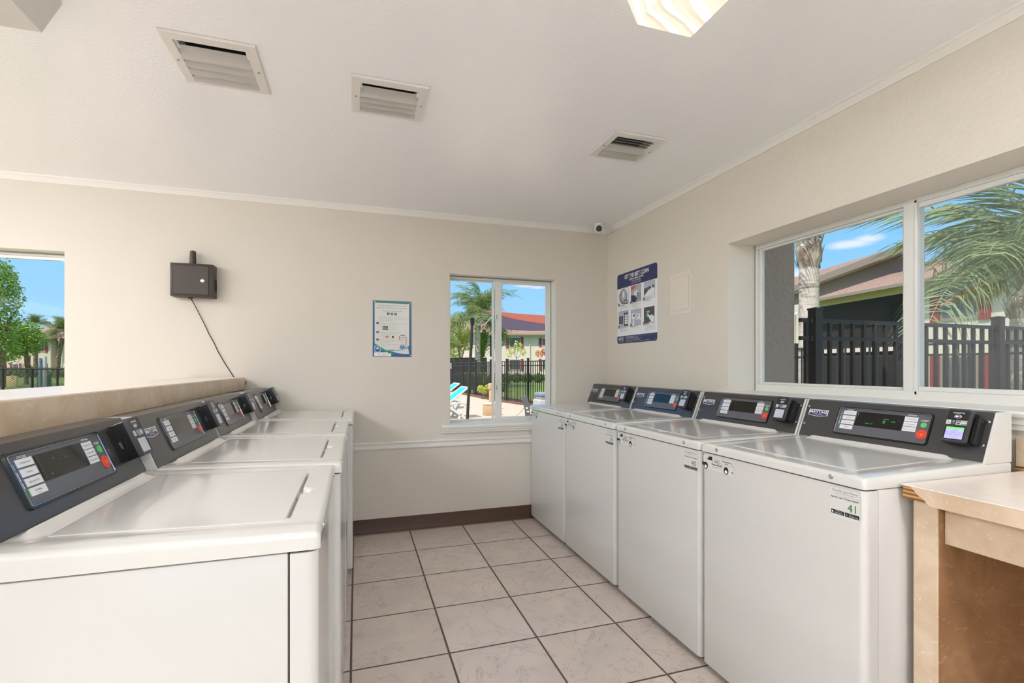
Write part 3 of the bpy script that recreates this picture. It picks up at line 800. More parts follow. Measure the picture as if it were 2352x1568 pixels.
def b_cabinet(mb):
    mb.bbox(-.340, .340, .058, .650, .030, .896, .004, 'white2', 2)
    mb.box(-.334, .334, .022, .640, .045, .905, 'core')
def b_front(mb):
    pts = [(-.341, .0545)]
    for k in range(7):
        a = math.radians(180 + 90 * k / 6); pts.append((-.341 + .020 + .020 * math.cos(a), .0045 + .020 + .020 * math.sin(a)))
    for k in range(7):
        a = math.radians(270 + 90 * k / 6); pts.append((.341 - .020 + .020 * math.cos(a), .0045 + .020 + .020 * math.sin(a)))
    pts.append((.341, .0545))
    mb.prism(pts, 'z', .028, .8945, 'white2')
def b_top(mb): heightfield(mb, -W_, W_, 0, .655, .012, zf_top, .8995, 'white', (.05, .10))
def b_lid(mb): heightfield(mb, -.2585, .2585, .0745, .466, .0022, zf_lid, .925, 'white')
def b_housing(mb):
    pr = [(.520, .942), (.583, 1.0985), (.588, 1.1025), (.640, 1.1035), (.648, 1.098), (.648, .942)]
    for a, c in ((-.344, -.3355), (.3355, .344)): mb.prism(pr, 'x', a, c, 'white')
    pr2 = [(.523, .942), (.585, 1.096), (.640, 1.098), (.646, 1.094), (.646, .942)]
    mb.prism(pr2, 'x', -.336, .336, 'white')
def b_panel(mb):
    pr = [(.5195, .9465), (.5815, 1.0985), (.5845, 1.1015), (.640, 1.1030), (.640, 1.1010), (.586, 1.0990), (.5835, 1.097), (.522, .9465)]
    mb.prism(pr, 'x', -.3352, .3352, 'charcoal')
def b_screw_k(u, v):
    def fn(mb):
        mb.lathe([(.0052, 0), (.0052, .0012), (.0036, .0028), (.0012, .0030)], 'chrome', KF.p(u, v, .0006), 12, KF.N)
        mb.lathe([(.0013, 0), (.0013, .0004)], 'core', KF.p(u, v, .0034), 8, KF.N)
    return fn
def b_screw_f(u):
    def fn(mb):
        mb.lathe([(.0075, 0), (.0072, .0018), (.005, .0028), (.0046, .0028)], 'chrome', (u, .0008, .917), 14, (0, -1, 0))
        mb.lathe([(.0042, 0), (.0036, .0010)], 'grey_metal', (u, -.0018, .917), 8, (0, -1, 0))
    return fn
def b_badge(mb):
    pts = [(-.3175, .125), (-.2265, .125), (-.2265, .099), (-.272, .0935), (-.3175, .099)]
    f_poly(mb, KF, pts, .0022, 'print_white', .0005)
    f_poly(mb, KF, [(-.314, .108), (-.314, .1), (-.272, .0960), (-.230, .1), (-.230, .108)], .0026, 'navy')
    f_poly(mb, KF, [(-.314, .1225), (-.314, .108), (-.230, .108), (-.230, .1225)], .0026, 'navy')
    f_text(mb, KF, 'MAYTAG', -.272, .1085, .0125, .0030, 'print_white', width=.080, bold=True)
    f_text(mb, KF, 'COMMERCIAL', -.272, .1012, .0042, .0030, 'print_white', width=.045)
def b_control(mb):
    f_ring(mb, KF, rr_pts(-.182, .1725, .0285, .1495, .011), rr_pts(-.1745, .165, .036, .142, .006), .0006, .0062, 'bezel')
    f_ring(mb, KF, rr_pts(-.1762, .1667, .0343, .1437, .007), rr_pts(-.1735, .164, .037, .141, .0055), .0040, .0068, 'bezel_rim')
    f_rr(mb, KF, -.175, .1655, .0355, .1425, .006, .0028, 'membrane')
    f_text(mb, KF, 'CYCLES', -.132, .1335, .0042, .0032, 'print_white', width=.027, bold=True)
    f_text(mb, KF, 'OPTIONS', .102, .1335, .0042, .0032, 'print_white', width=.029, bold=True)
    f_text(mb, KF, 'START', .1462, .1165, .0055, .0032, 'print_white', width=.0245, bold=True)
    f_text(mb, KF, 'DEEP WATER', -.1632, .0905, .0034, .0032, 'print_white', width=.034, bold=True, rot=math.pi / 2)
    for a, c in ((.068, .0705), (.1105, .113)): f_rect(mb, KF, -.1655, -.1645, a + .002, c + .012, .0032, 'print_white')
def b_display(mb):
    f_rr(mb, KF, -.0995, .0768, .0728, .1315, .0035, .0040, 'display', .0029)
def led_texts(kind):
    def fn(mb):
        if kind == '41':
            f_text(mb, KF, '0', .0105, .0925, .0125, .0043, 'green_led')
            f_text(mb, KF, 'MINUTES', .017, .1085, .0032, .0043, 'green_led', width=.018)
            f_text(mb, KF, 'NORMAL', .043, .1005, .0038, .0043, 'green_led', width=.017)
            f_text(mb, KF, 'NORMAL', -.050, .0845, .0038, .0043, 'green_led', width=.017)
            f_text(mb, KF, 'HOT', -.033, .0845, .0038, .0043, 'green_led', width=.009)
            f_text(mb, KF, '>', .066, .106, .004, .0043, 'green_led')
            f_rect(mb, KF, -.0945, -.0935, .113, .1275, .0043, 'print_grey')
        elif kind == 'L':
            f_text(mb, KF, '50', -.018, .0955, .0150, .0043, 'dim_led')
            f_rect(mb, KF, -.005, .006, .109, .1125, .0043, 'dim_led')
            f_poly(mb, KF, [(-.052, .1145), (-.040, .1115), (-.040, .1195)], .0043, 'dim_led')
            f_rect(mb, KF, -.074, -.064, .0815, .0855, .0043, 'dim_led'); f_rect(mb, KF, -.058, -.052, .0815, .0855, .0043, 'dim_led')
            f_rect(mb, KF, -.0925, -.0915, .078, .128, .0043, 'bezel_rim')
        else:
            f_rect(mb, KF, -.0945, -.0937, .113, .1275, .0043, 'print_grey')
    return fn
def b_cyc(i, txt):
    v0 = .1150 - i * .0203
    def fn(mb):
        f_rect(mb, KF, -.1600, -.1040, v0, v0 + .0165, .0034, 'button')
        f_rect(mb, KF, -.1600, -.1565, v0, v0 + .0165, .0036, 'green_btn' if i == 3 else 'blue_strip')
        f_text(mb, KF, txt, -.130, v0 + .0075 if i == 3 else v0 + .0062, .0036, .0038, 'btn_txt', width=.0058 * len(txt) * .62)
        if i == 3: f_text(mb, KF, 'LIGHT', -.130, v0 + .0022, .0024, .0038, 'btn_txt', width=.010)
    return fn
def b_opt(i, txt):
    v0 = .1120 - i * .0190
    def fn(mb):
        f_rect(mb, KF, .0795, .1245, v0, v0 + .0170, .0034, 'button')
        f_text(mb, KF, txt, .102, v0 + .0062, .0036, .0038, 'btn_txt', width=.0033 * len(txt))
    return fn
def b_startb(mb): f_disc(mb, KF, .1462, .1030, .0098, .0040, 'green_btn', .0028, 24, .0098)
def b_stopb(mb):
    f_disc(mb, KF, .1470, .0680, .0185, .0040, 'red_btn', .0028, 28, .0170)
    f_text(mb, KF, 'PUSH', .1470, .0740, .0022, .0044, 'dark_red', width=.012); f_text(mb, KF, 'START OVER', .1470, .0560, .0020, .0044, 'dark_red', width=.015)
    for a, c in ((-.0022, .0), (.0022, .0)):
        for d_ in (.0042, 0):
            f_disc(mb, KF, .1470 + a, .0650 + d_, .0018, .0044, 'orange', None, 8)
def b_reader(mb):
    # wall block, body and face of the card reader
    f_rr(mb, KF, .246, .300, .060, .150, .006, .014, 'black', .0)
    f_rr(mb, KF, .2325, .3045, .0455, .1570, .010, .046, 'black', .012)
    f_ring(mb, KF, rr_pts(.2315, .3055, .0445, .1580, .011), rr_pts(.2375, .2995, .0500, .1525, .007), .040, .0500, 'reader')
    f_rr(mb, KF, .236, .301, .0485, .1540, .008, .0485, 'reader', .044)
    f_rr(mb, KF, .2395, .2975, .1205, .1505, .004, .0492, 'bezel')
    f_text(mb, KF, 'KIOSOFT', .2655, .1420, .0040, .0496, 'print_white', width=.026, bold=True)
    f_ring(mb, KF, [(a, c) for a, c in rr_pts(.2800, .2846, .1415, .1461, .0022, 3)], rr_pts(.2810, .2836, .1425, .1451, .0012, 3), .0494, .0497, 'print_white')
    # contactless hand-and-waves mark
    el = [(.2685 + .0105 * math.cos(2 * math.pi * k / 24), .1315 + .0062 * math.sin(2 * math.pi * k / 24)) for k in range(24)]
    el2 = [(.2685 + .0096 * math.cos(2 * math.pi * k / 24), .1315 + .0054 * math.sin(2 * math.pi * k / 24)) for k in range(24)]
    f_ring(mb, KF, el, el2, .0494, .0498, 'print_white')
    f_disc(mb, KF, .2655, .1315, .0045, .0498, 'print_white', None, 12, .0032)
    for q in range(3):
        f_poly(mb, KF, [(.2705 + q * .0028, .1350), (.2716 + q * .0028, .1350), (.2735 + q * .0028, .1290), (.2724 + q * .0028, .1290)], .0498, 'print_white')
def b_strip(mb):
    f_rect(mb, KF, .2390, .2525, .1035, .1185, .0492, 'sticker')
    for q in range(3): f_poly(mb, KF, [(.2415 + q * .003, .1150 - q * .003), (.2435 + q * .003, .1150 - q * .003), (.2475 + q * .002, .1085 - q * .001), (.2455 + q * .002, .1085 - q * .001)], .0495, 'print_mid')
    f_rect(mb, KF, .2530, .2660, .1035, .1185, .0492, 'reader')
    f_rect(mb, KF, .2570, .2620, .1115, .1165, .0495, 'print_grey'); f_text(mb, KF, 'MOBILE', .2595, .1060, .0026, .0495, 'print_grey', width=.010)
    f_rect(mb, KF, .2665, .2970, .1035, .1185, .0492, 'sticker')
    f_rect(mb, KF, .2675, .2795, .1118, .1175, .0495, 'navy'); f_text(mb, KF, 'VISA', .2735, .1130, .0030, .0497, 'print_white', width=.009)
    f_disc(mb, KF, .2712, .1075, .0030, .0495, 'print_mid', None, 12); f_disc(mb, KF, .2752, .1075, .0030, .0495, 'print_black', None, 12)
    f_rect(mb, KF, .2820, .2960, .1118, .1175, .0495, 'print_grey')
    f_rect(mb, KF, .2820, .2960, .1045, .1100, .0495, 'print_mid'); f_disc(mb, KF, .2890, .1092, .0075, .0497, 'sticker', None, 14, .0028)
def b_rscreen(on):
    def fn(mb):
        f_rr(mb, KF, .2395, .2975, .0515, .0995, .004, .0490, 'black')
        f_rect(mb, KF, .2440, .2940, .0545, .0950, .0494, 'screen' if on else 'screen_off')
        if on:
            f_rect(mb, KF, .2440, .2940, .0880, .0950, .0497, 'screen_green')
            for q, s_ in enumerate(('MAKE', 'PAYMENT AND', 'THEN SELECT', 'CYCLE')):
                f_text(mb, KF, s_, .269, .0805 - q * .0072, .0045, .0497, 'screen_txt', width=.0041 * len(s_))
    return fn
def b_slot(mb):
    f_rr(mb, KF, .3065, .3190, .0500, .1420, .006, .030, 'black', .0)
    f_ring(mb, KF, rr_pts(.3065, .3190, .0500, .1420, .006), rr_pts(.3085, .3170, .0520, .1400, .004), .029, .0325, 'bezel')
def b_port(mb):
    f_rr(mb, KF, .2205, .2320, .0500, .1420, .003, .016, 'black', .0)
    f_rr(mb, KF, .2215, .2270, .0820, .1020, .002, .020, 'chrome', .014)
def b_foot(x, y):
    return lambda mb: mb.lathe([(.022, 0), (.022, .012), (.008, .014), (.008, .050)], 'rubber', (x, y, 0), 12)
def b_pay(num, col):
    def fn(mb):
        f_rr(mb, FF, .2335, .3285, .7990, .8875, .008, .0008, 'sticker')
        w = .0012
        f_text(mb, FF, 'Pay with your Phone', .2815, .8765, .0060, w, 'print_mid', width=.078)
        f_text(mb, FF, 'See room poster for details', .2815, .8705, .0030, w, 'print_mid', width=.055)
        f_text(mb, FF, 'to start the machine, download the app then select', .2815, .8652, .0022, w, 'print_grey', width=.086)
        f_text(mb, FF, 'Scan QR Code', .2555, .8570, .0042, w, 'print_black', width=.036, bold=True)
        f_text(mb, FF, 'OR', .2815, .8560, .0066, w, 'print_mid', width=.0125)
        f_text(mb, FF, 'Enter Number', .3070, .8570, .0042, w, 'print_black', width=.035, bold=True)
        f_text(mb, FF, num, .3025, .8250, .0225, w, col)
        f_rr(mb, FF, .2385, .2800, .8085, .8205, .001, w, 'print_black'); f_rr(mb, FF, .2825, .3250, .8085, .8205, .001, w, 'print_black')
        f_disc(mb, FF, .2435, .8142, .0028, w + .0003, 'print_white', None, 10); f_text(mb, FF, 'App Store', .2630, .8110, .0040, w + .0003, 'print_white', width=.026)
        f_text(mb, FF, 'Download on the', .2630, .8168, .0018, w + .0003, 'print_white', width=.022)
        f_poly(mb, FF, [(.2850, .8100), (.2910, .8145), (.2850, .8190)], w + .0003, 'blue_strip'); f_poly(mb, FF, [(.2880, .8125), (.2910, .8145), (.2880, .8165)], w + .0005, 'orange')
        f_text(mb, FF, 'Google Play', .3085, .8110, .0040, w + .0003, 'print_white', width=.028); f_text(mb, FF, 'GET IT ON', .3030, .8168, .0018, w + .0003, 'print_white', width=.014)
    return fn
def b_van(mb):
    w = .0009
    def P(pts, k, ww=w): f_poly(mb, FF, pts, ww, k)
    f_rr(mb, FF, -.332, -.166, .8300, .8860, .006, .0006, 'sticker')
    P([(-.3085, .8690), (-.2935, .8845), (-.2790, .8845), (-.2790, .8690)], 'print_black')
    P([(-.3150, .8690), (-.2990, .8855), (-.2965, .8855), (-.3120, .8690)], 'print_black')
    P([(-.3360, .8680), (-.3330, .8680), (-.3330, .8580), (-.3360, .8580)], 'print_black')
    P([(-.3400, .8560), (-.3330, .8560), (-.3250, .8545), (-.3250, .8440), (-.3380, .8440)], 'print_black')
    for cx, cz in ((-.3180, .8400), (-.2020, .8400)):
        f_disc(mb, FF, cx, cz + .0035, .0130, w, 'print_black', None, 20, .0140)
        f_disc(mb, FF, cx, cz - .001, .0105, w + .0002, 'print_black', None, 20); f_disc(mb, FF, cx, cz - .001, .0070, w + .0004, 'print_white', None, 18)
    P([(-.2785, .8665), (-.2765, .8665), (-.2765, .8620), (-.2785, .8620)], 'print_black')
    for q, k in enumerate(('print_mid', 'navy', 'print_mid')):
        cx = -.2645 + q * .0125
        P([(cx - .0070, .8640), (cx + .0070, .8640), (cx, .8790)], k, w + q * .0001)
        P([(cx - .0045, .8652), (cx + .0045, .8652), (cx, .8760)], 'sticker' if q != 1 else 'print_white', w + .0004)
        if q == 1: P([(cx - .0022, .8660), (cx + .0022, .8660), (cx, .8725)], 'navy', w + .0006)
    f_text(mb, FF, 'Total Laundry', -.2010, .8745, .0058, w, 'print_black', width=.046, bold=True)
    f_text(mb, FF, 'Care', -.2010, .8665, .0058, w, 'print_black', width=.016, bold=True)
    f_text(mb, FF, '+ (786) 618-CARE', -.2560, .8520, .0062, w, 'print_black', width=.064, bold=True)
    f_text(mb, FF, 'www.totallaundrycare.com', -.2520, .8440, .0030, w, 'print_mid', width=.058)
    f_text(mb, FF, 'a family owned laundry company', -.2180, .8600, .0026, w, 'print_mid', width=.070)
    P([(-.1745, .8810), (-.1725, .8810), (-.1700, .8700), (-.1722, .8700)], 'print_black'); P([(-.1715, .8690), (-.1695, .8690), (-.1695, .8645), (-.1715, .8645)], 'dark_red')
    f_disc(mb, FF, -.1700, .8420, .0026, w, 'print_black', None, 10, .0034)

def washer(loc, rz, label, num=None, disp='none', on=False, group='top loading washers'):
    t = thing('washing_machine', label, 'washing machine', loc, rz, group)
    part('cabinet', 'cab', b_cabinet, t); part('front_panel', 'front', b_front, t); part('top_panel', 'top', b_top, t); part('lid', 'lid', b_lid, t)
    part('console_housing', 'hous', b_housing, t); part('console_panel', 'pan', b_panel, t); part('badge', 'badge', b_badge, t)
    for u in (-.325, .325):
        for v in (.057, .137): part('console_screw', 'ks%.3f%.3f' % (u, v), b_screw_k(u, v), t)
    for u in (-.250, .241): part('front_screw', 'fs%.3f' % u, b_screw_f(u), t)
    for i, (x, y) in enumerate(((-.30, .07), (.30, .07), (-.30, .60), (.30, .60))): part('foot', 'foot%d' % i, b_foot(x, y), t)
    c = part('control_panel', 'ctl', b_control, t)
    part('display', 'disp' + disp, lambda mb: (b_display(mb), led_texts(disp)(mb)), c)
    for i, s_ in enumerate(('POWERWASH', 'MIXED', 'DELICATES', 'NORMAL')): part('cycle_button', 'cy%d' % i, b_cyc(i, s_), c)
    for i, s_ in enumerate(('TEMPERATURE', 'SOIL LEVEL', 'EXTRA RINSE')): part('option_button', 'op%d' % i, b_opt(i, s_), c)
    part('start_button', 'startb', b_startb, c); part('stop_button', 'stopb', b_stopb, c)
    r = part('card_reader', 'reader', b_reader, t)
    part('screen', 'rs%d' % on, b_rscreen(on), r); part('sticker', 'rstrip', b_strip, r); part('card_slot', 'slot', b_slot, r); part('mounting_clip', 'port', b_port, r)
    if num:
        s_ = part('payment_sticker', 'pay' + num, b_pay(num, 'print_green' if num in ('40', '41') else 'print_mid'), t)
        s_['label'] = 'white payment sticker numbered ' + num
        s_ = part('van_sticker', 'van', b_van, t); s_['label'] = 'sticker of a delivery van with a laundry company name'
    return t
RF = 1.368
washer((RF, 1.003 + .344, 0), -math.pi / 2, 'white top loading washer number 41, nearest of the right row, with green lit display', '41', '41', True)
washer((RF, 1.698 + .344, 0), -math.pi / 2, 'white top loading washer number 40, next behind washer 41', '40')
washer((RF, 2.404 + .344, 0), -math.pi / 2, 'white top loading washer number 39, between washers 38 and 40', '39')
washer((RF, 3.099 + .344, 0), -math.pi / 2, 'white top loading washer number 38, in the far corner of the right row', '38')
washer((-.066, 1.002 + .344, 0), math.pi / 2, 'white top loading washer nearest the camera in the left row, seen from its side', None, 'L')
washer((-.046, 1.700 + .344, 0), math.pi / 2, 'white top loading washer second from the camera in the left row')
washer((-.044, 2.400 + .344, 0), math.pi / 2, 'white top loading washer third from the camera in the left row')
washer((-.018, 3.092 + .344, 0), math.pi / 2, 'white top loading washer of the left row standing against the back wall')

# ------------------------------------------------------------------ counters
t = thing('wall_counter', 'long beige laminate counter behind the left row of washers', 'counter', (-.9, 2.3, 0))
mb = MB(); mb.bbox(-.18, .158, -1.42, 1.468, 1.172 - .006, 1.176, .0015, 'lam_top', 1); mb.build('countertop', t)
mb = MB(); mb.bbox(.148, .163, -1.42, 1.468, 1.092, 1.1735, .002, 'lam', 1); mb.build('front_edge', t)
mb = MB(); mb.bbox(-.178, .147, -1.418, 1.466, 1.135, 1.1655, .002, 'ply', 1); mb.build('underlayer', t)
mb = MB(); mb.box(-.13, .10, -1.40, 1.466, 0, 1.134, 'wall_smooth'); mb.build('support_wall', t)

t = thing('folding_table', 'beige laminate folding table with chipped corner beside washer 41', 'table', (1.8, .1, 0))
LX = -1.8
mb = MB(); mb.bbox(1.498 - 1.8, .284, -1.1, .896, .9085, .9115, .001, 'lam_top', 1); mb.build('tabletop', t)
mb = MB(); mb.bbox(1.5035 - 1.8, .284, -1.1, .893, .872, .908, .001, 'ply', 1); o = mb.build('plywood_core', t); o['label'] = 'bare plywood showing where the edge strip broke off'
mb = MB()
F = Frame((-.300, 0, 0), (0, -1, 0), (0, 0, 1))
f_poly(mb, F, [(-.868, .9085), (-.846, .886), (-.838, .8835), (-.822, .866), (1.1, .866), (1.1, .9085)], .0025, 'lam', -.0032)
mb.build('edge_strip', t)
mb = MB(); mb.bbox(1.534 - 1.8, .280, .822, .885, 0, .871, .0015, 'lam', 1); mb.build('side_panel', t)
mb = MB(); mb.box(1.536 - 1.8, .278, .8205, .8222, 0, .870, 'lam_dark'); mb.build('inner_facing', t)
mb = MB(); mb.bbox(1.557 - 1.8, 1.575 - 1.8, -1.05, .820, .757, .871, .0015, 'lam', 1); mb.build('apron', t)
mb = MB(); mb.bbox(1.534 - 1.8, .280, -1.09, -1.03, 0, .871, .0015, 'lam', 1); mb.build('side_panel', t)
mb = MB(); mb.box(.262, .284, -1.1, .81, .10, .871, 'lam_dark'); mb.build('back_panel', t)
mb = MB(); mb.bbox(.269, .286, -1.1, .919, .922, 1.018, .0015, 'lam', 1); mb.box(.262, .286, -1.1, .919, .912, .921, 'ply'); mb.build('backsplash', t)

# ------------------------------------------------------------------ things on the back wall
t = thing('network_box', 'dark brown steel lock box on the back wall with a stub antenna', 'box', (-1.0365, WY, 1.712))
mb = MB(); mb.bbox(-.1235, .1235, -.09, -.0005, 0, .219, .003, 'boxbrown'); mb.build('housing', t)
mb = MB(); F = Frame((-.1235, -.0905, 0), (1, 0, 0), (0, 0, 1))
f_rect(mb, F, .0115, .2215, .0125, .2055, .0002, 'core'); f_rr(mb, F, .0145, .2185, .0155, .2025, .001, .0022, 'boxbrown', 0)
d = mb.build('door', t)
mb = MB(); mb.lathe([(.0125, 0), (.0125, .003), (.010, .0045), (.006, .0045), (.006, .0065)], 'chrome', F.p(.186, .107, .002), 20, (0, -1, 0)); mb.build('lock', d)
mb = MB(); mb.box(.1235, .1250, -.05, -.008, .045, .125, 'core'); mb.build('vent_slot', t)
mb = MB(); mb.lathe([(.0195, 0), (.0190, .05), (.0175, .088), (.012, .092)], 'boxbrown', (-.006, -.045, .219), 16); mb.build('antenna', t)
mb = MB(); mb.lathe([(.016, 0), (.016, .004), (.012, .008)], 'black', (-.022, -.04, 0), 14, (0, 0, -1)); mb.build('grommet', t)
mb = MB()
pts = [(-1.0585, 3.752, 1.706), (-1.052, 3.765, 1.692), (-1.028, 3.778, 1.635), (-.998, 3.781, 1.565), (-.972, 3.783, 1.505), (-.962, 3.783, 1.478), (-.928, 3.784, 1.41), (-.905, 3.784, 1.352), (-.868, 3.785, 1.28), (-.835, 3.785, 1.222), (-.812, 3.785, 1.182), (-.800, 3.784, 1.17), (-.780, 3.783, 1.13), (-.760, 3.783, 1.09)]
mb.tube(pts, .0026, 'wire', 6); tag(mb.build('power_cable'), 'thin black cable hanging from the brown lock box down the back wall', 'cable')
mb = MB(); mb.tube([(-.728, 3.775, 1.145), (-.738, 3.772, 1.128), (-.742, 3.77, 1.10), (-.752, 3.765, 1.075)], .0024, 'wire', 6)
mb.tube([(-.742, 3.77, 1.10), (-.79, 3.76, 1.085), (-.83, 3.75, 1.07)], .0024, 'wire', 6)
tag(mb.build('loose_cable'), 'short black cable end poking out past the far end of the left counter', 'cable')

# payment poster
PF = Frame((.115, WY - .0015, 1.325), (1, 0, 0), (0, 0, 1))
PW, PH = .286, .423
M['teal'] = mat('teal_print', srgb(52, 104, 128), 0.3); M['poster_blue'] = mat('blue_print', srgb(24, 88, 158), 0.3)
M['poster_green'] = mat('poster_green_print', srgb(30, 150, 84), 0.3); M['poster_bg'] = mat('pale_poster_paper', srgb(214, 216, 210), 0.25)
M['splash'] = mat('water_blue_print', srgb(90, 140, 190), 0.3); M['skin_print'] = mat('skin_tone_print', srgb(196, 150, 126), 0.4)
M['red_print'] = mat('card_red_print', srgb(206, 96, 88), 0.4)
n, l, b = nodes(M['teal']); tc = n.new('ShaderNodeTexCoord'); sp = n.new('ShaderNodeSeparateXYZ'); r = n.new('ShaderNodeValToRGB')
r.color_ramp.elements[0].position = 0.1; r.color_ramp.elements[0].color = srgb(46, 92, 128); r.color_ramp.elements[1].position = 0.42; r.color_ramp.elements[1].color = srgb(52, 116, 116)
e = r.color_ramp.elements.new(0.25); e.color = srgb(38, 96, 140)
l.new(tc.outputs['Object'], sp.inputs[0]); l.new(sp.outputs[2], r.inputs[0]); l.new(r.outputs[0], b.inputs['Base Color'])
t = thing('payment_poster', 'teal bordered poster on the back wall about paying by phone', 'poster', (.258, WY, 1.325))
PF = Frame((-PW / 2, -.0015, 0), (1, 0, 0), (0, 0, 1))
mb = MB()
f_rr(mb, PF, 0, PW, 0, PH, .001, .001, 'teal', -.0012)
f_poly(mb, PF, [(.014, .405), (.014, .085), (.060, .055), (.11, .045), (.20, .050), (.245, .068), (.268, .085), (.268, .402)], .0014, 'poster_bg')
# bottom waves
f_poly(mb, PF, [(.0, .0), (PW, .0), (PW, .030), (.23, .012), (.17, .020), (.11, .040), (.05, .070), (.012, .090), (0, .1)], .0018, 'poster_blue')
f_poly(mb, PF, [(.013, .100), (.013, .082), (.05, .055), (.11, .028), (.15, .018), (.155, .022), (.11, .040), (.06, .072)], .0021, 'poster_green')
f_poly(mb, PF, [(.095, .053), (.15, .047), (.21, .052), (.26, .072), (.268, .020), (.23, .020), (.17, .030)], .0022, 'poster_bg')
f_poly(mb, PF, [(.085, .058), (.11, .050), (.14, .054), (.17, .048), (.20, .055), (.235, .058), (.268, .078), (.25, .060), (.20, .048), (.15, .044), (.11, .046)], .0025, 'splash')
mb.build('sheet', t)
mb = MB(); w_ = .0026
f_text(mb, PF, 'Pay with your phone in 3 easy steps', .143, .382, .0085, w_, 'print_mid', width=.215)
f_text(mb, PF, 'Pague con su telefono en 3 simples pasos', .143, .364, .0085, w_, 'print_mid', width=.230)
f_text(mb, PF, "IT'S AS EASY AS / TAN FACIL COMO", .143, .342, .0055, w_, 'print_black', width=.145)
for q in range(3):
    f_disc(mb, PF, .113 + q * .0275, .3245 - .001 * q, .0105, w_, 'navy'); f_text(mb, PF, str(q + 1), .113 + q * .0275, .3185 - .001 * q, .0120, w_ + .0003, 'print_white', bold=True)
for q, s_ in enumerate(('These laundry machines use the TLC mobile app', 'and can be operated by any smart phone with', 'internet and location')):
    f_text(mb, PF, s_, .045, .296 - q * .012, .0046, w_, 'print_mid', width=(.205, .205, .105)[q], align='l')
for q, (z_, ls) in enumerate(((.252, ('Download the TLC mobile app and create an account to', 'get started with your payment')), (.184, ('Load value to your account with a bank card', 'then add your funds to wallet', 'saldo a su cuenta')), (.128, ('When your machine is ready press', 'the number of the machine', 'and press start', 'seleccione el numero de maquina', 'y oprima el boton')))):
    f_disc(mb, PF, .035, z_, .0095, w_, 'navy'); f_text(mb, PF, str(q + 1), .035, z_ - .005, .0095, w_ + .0003, 'print_white', bold=True)
    for j, s_ in enumerate(ls): f_text(mb, PF, s_, .054, z_ - .002 - j * .0115, .0042, w_, 'print_mid', width=min(.21 if q < 1 else .15, .0042 * len(s_)), align='l')
for z_, s_ in ((.217, 'App Store'), (.201, 'Google Play')):
    f_rr(mb, PF, .070, .111, z_, z_ + .012, .001, w_, 'print_black'); f_text(mb, PF, s_, .093, z_ + .003, .005, w_ + .0003, 'print_white', width=.026)
    f_disc(mb, PF, .0755, z_ + .006, .003, w_ + .0003, 'print_white', None, 8)
f_text(mb, PF, 'or scan code', .120, .217, .0045, w_, 'print_mid', width=.05, align='l'); f_text(mb, PF, 'o escanee aqui', .120, .206, .0045, w_, 'print_mid', width=.05, align='l')
f_text(mb, PF, 'VISA', .083, .146, .007, w_, 'print_black', width=.015)
f_rect(mb, PF, .095, .114, .143, .155, w_, 'red_print'); f_rect(mb, PF, .120, .135, .145, .149, w_, 'orange'); f_rect(mb, PF, .140, .154, .142, .157, w_, 'print_black')
mb.build('lettering', t)
mb = MB()
f_rr(mb, PF, .205, .240, .095, .168, .003, w_, 'sticker'); f_rect(mb, PF, .203, .238, .160, .166, w_ + .0003, 'poster_blue'); f_rect(mb, PF, .208, .234, .143, .146, w_ + .0003, 'poster_blue')
f_poly(mb, PF, [(.190, .155), (.201, .158), (.203, .135), (.200, .118), (.192, .135)], w_ + .0003, 'skin_print')
f_poly(mb, PF, [(.243, .158), (.250, .150), (.248, .118), (.246, .090), (.235, .080), (.240, .100)], w_ + .0003, 'skin_print')
f_poly(mb, PF, [(.195, .070), (.21, .095), (.215, .080), (.225, .098), (.23, .078), (.245, .082), (.235, .062), (.21, .058)], w_ + .0004, 'splash')
f_rect(mb, PF, .212, .220, .125, .130, w_ + .0003, 'print_mid'); f_rect(mb, PF, .212, .220, .110, .115, w_ + .0003, 'print_mid')
mb.build('phone_picture', t)
mb = MB(); f_rr(mb, PF, .013, .056, .034, .080, .004, w_ + .0006, 'sticker'); f_rr(mb, PF, .017, .052, .038, .076, .006, w_ + .0009, 'poster_blue')
f_disc(mb, PF, .0345, .062, .009, w_ + .0012, 'print_white', None, 16, .007); f_text(mb, PF, 'TLC', .0345, .058, .006, w_ + .0015, 'poster_blue', width=.010); mb.build('logo', t)
mb = MB(); f_poly(mb, PF, [(.010, .002), (.134, .002), (.134, .024), (.110, .024), (.110, .032), (.010, .031)], w_ + .0012, 'print_white'); f_text(mb, PF, 'TLC0011', .072, .009, .0120, w_ + .0015, 'print_mid', width=.072); mb.build('name_label', t)
for (a, c) in ((.014, .413), (.270, .404), (.279, .010)):
    mb = MB(); f_disc(mb, PF, a, c, .004, w_ + .001, 'print_white', .0, 12); mb.build('pin', t)

# ------------------------------------------------------------------ instruction sign on the right wall
t = thing('instruction_sign', 'blue and white metal sign reading Get the Best Clean on the right wall', 'sign', (WX, 3.335, 1.44))
GF = Frame((-.003, .285, .580), (0, -1, 0), (0, 0, 1))     # origin at the top left, v runs upward
def gv(v): return -v
mb = MB(); f_rr(mb, GF, .008, .577, gv(.580), gv(.008), .022, .0012, 'print_white', -.0015); mb.build('plate', t)
mb = MB(); w_ = .0016
pts = [p for p in rr_pts(.008, .577, gv(.20), gv(.008), .022) if p[1] > gv(.1)]
f_poly(mb, GF, [(.008, gv(.126)), (.577, gv(.126))] + pts, w_, 'navy')
f_text(mb, GF, 'GET THE BEST CLEAN', .296, gv(.058), .031, w_ + .0004, 'print_white', width=.345, bold=True)
f_text(mb, GF, 'OBTEN LA MEJOR LAVADA', .296, gv(.080), .014, w_ + .0004, 'print_white', width=.205, bold=True)
f_text(mb, GF, 'TOP-LOAD WASHER', .294, gv(.098), .012, w_ + .0004, 'print_grey', width=.135, bold=True)
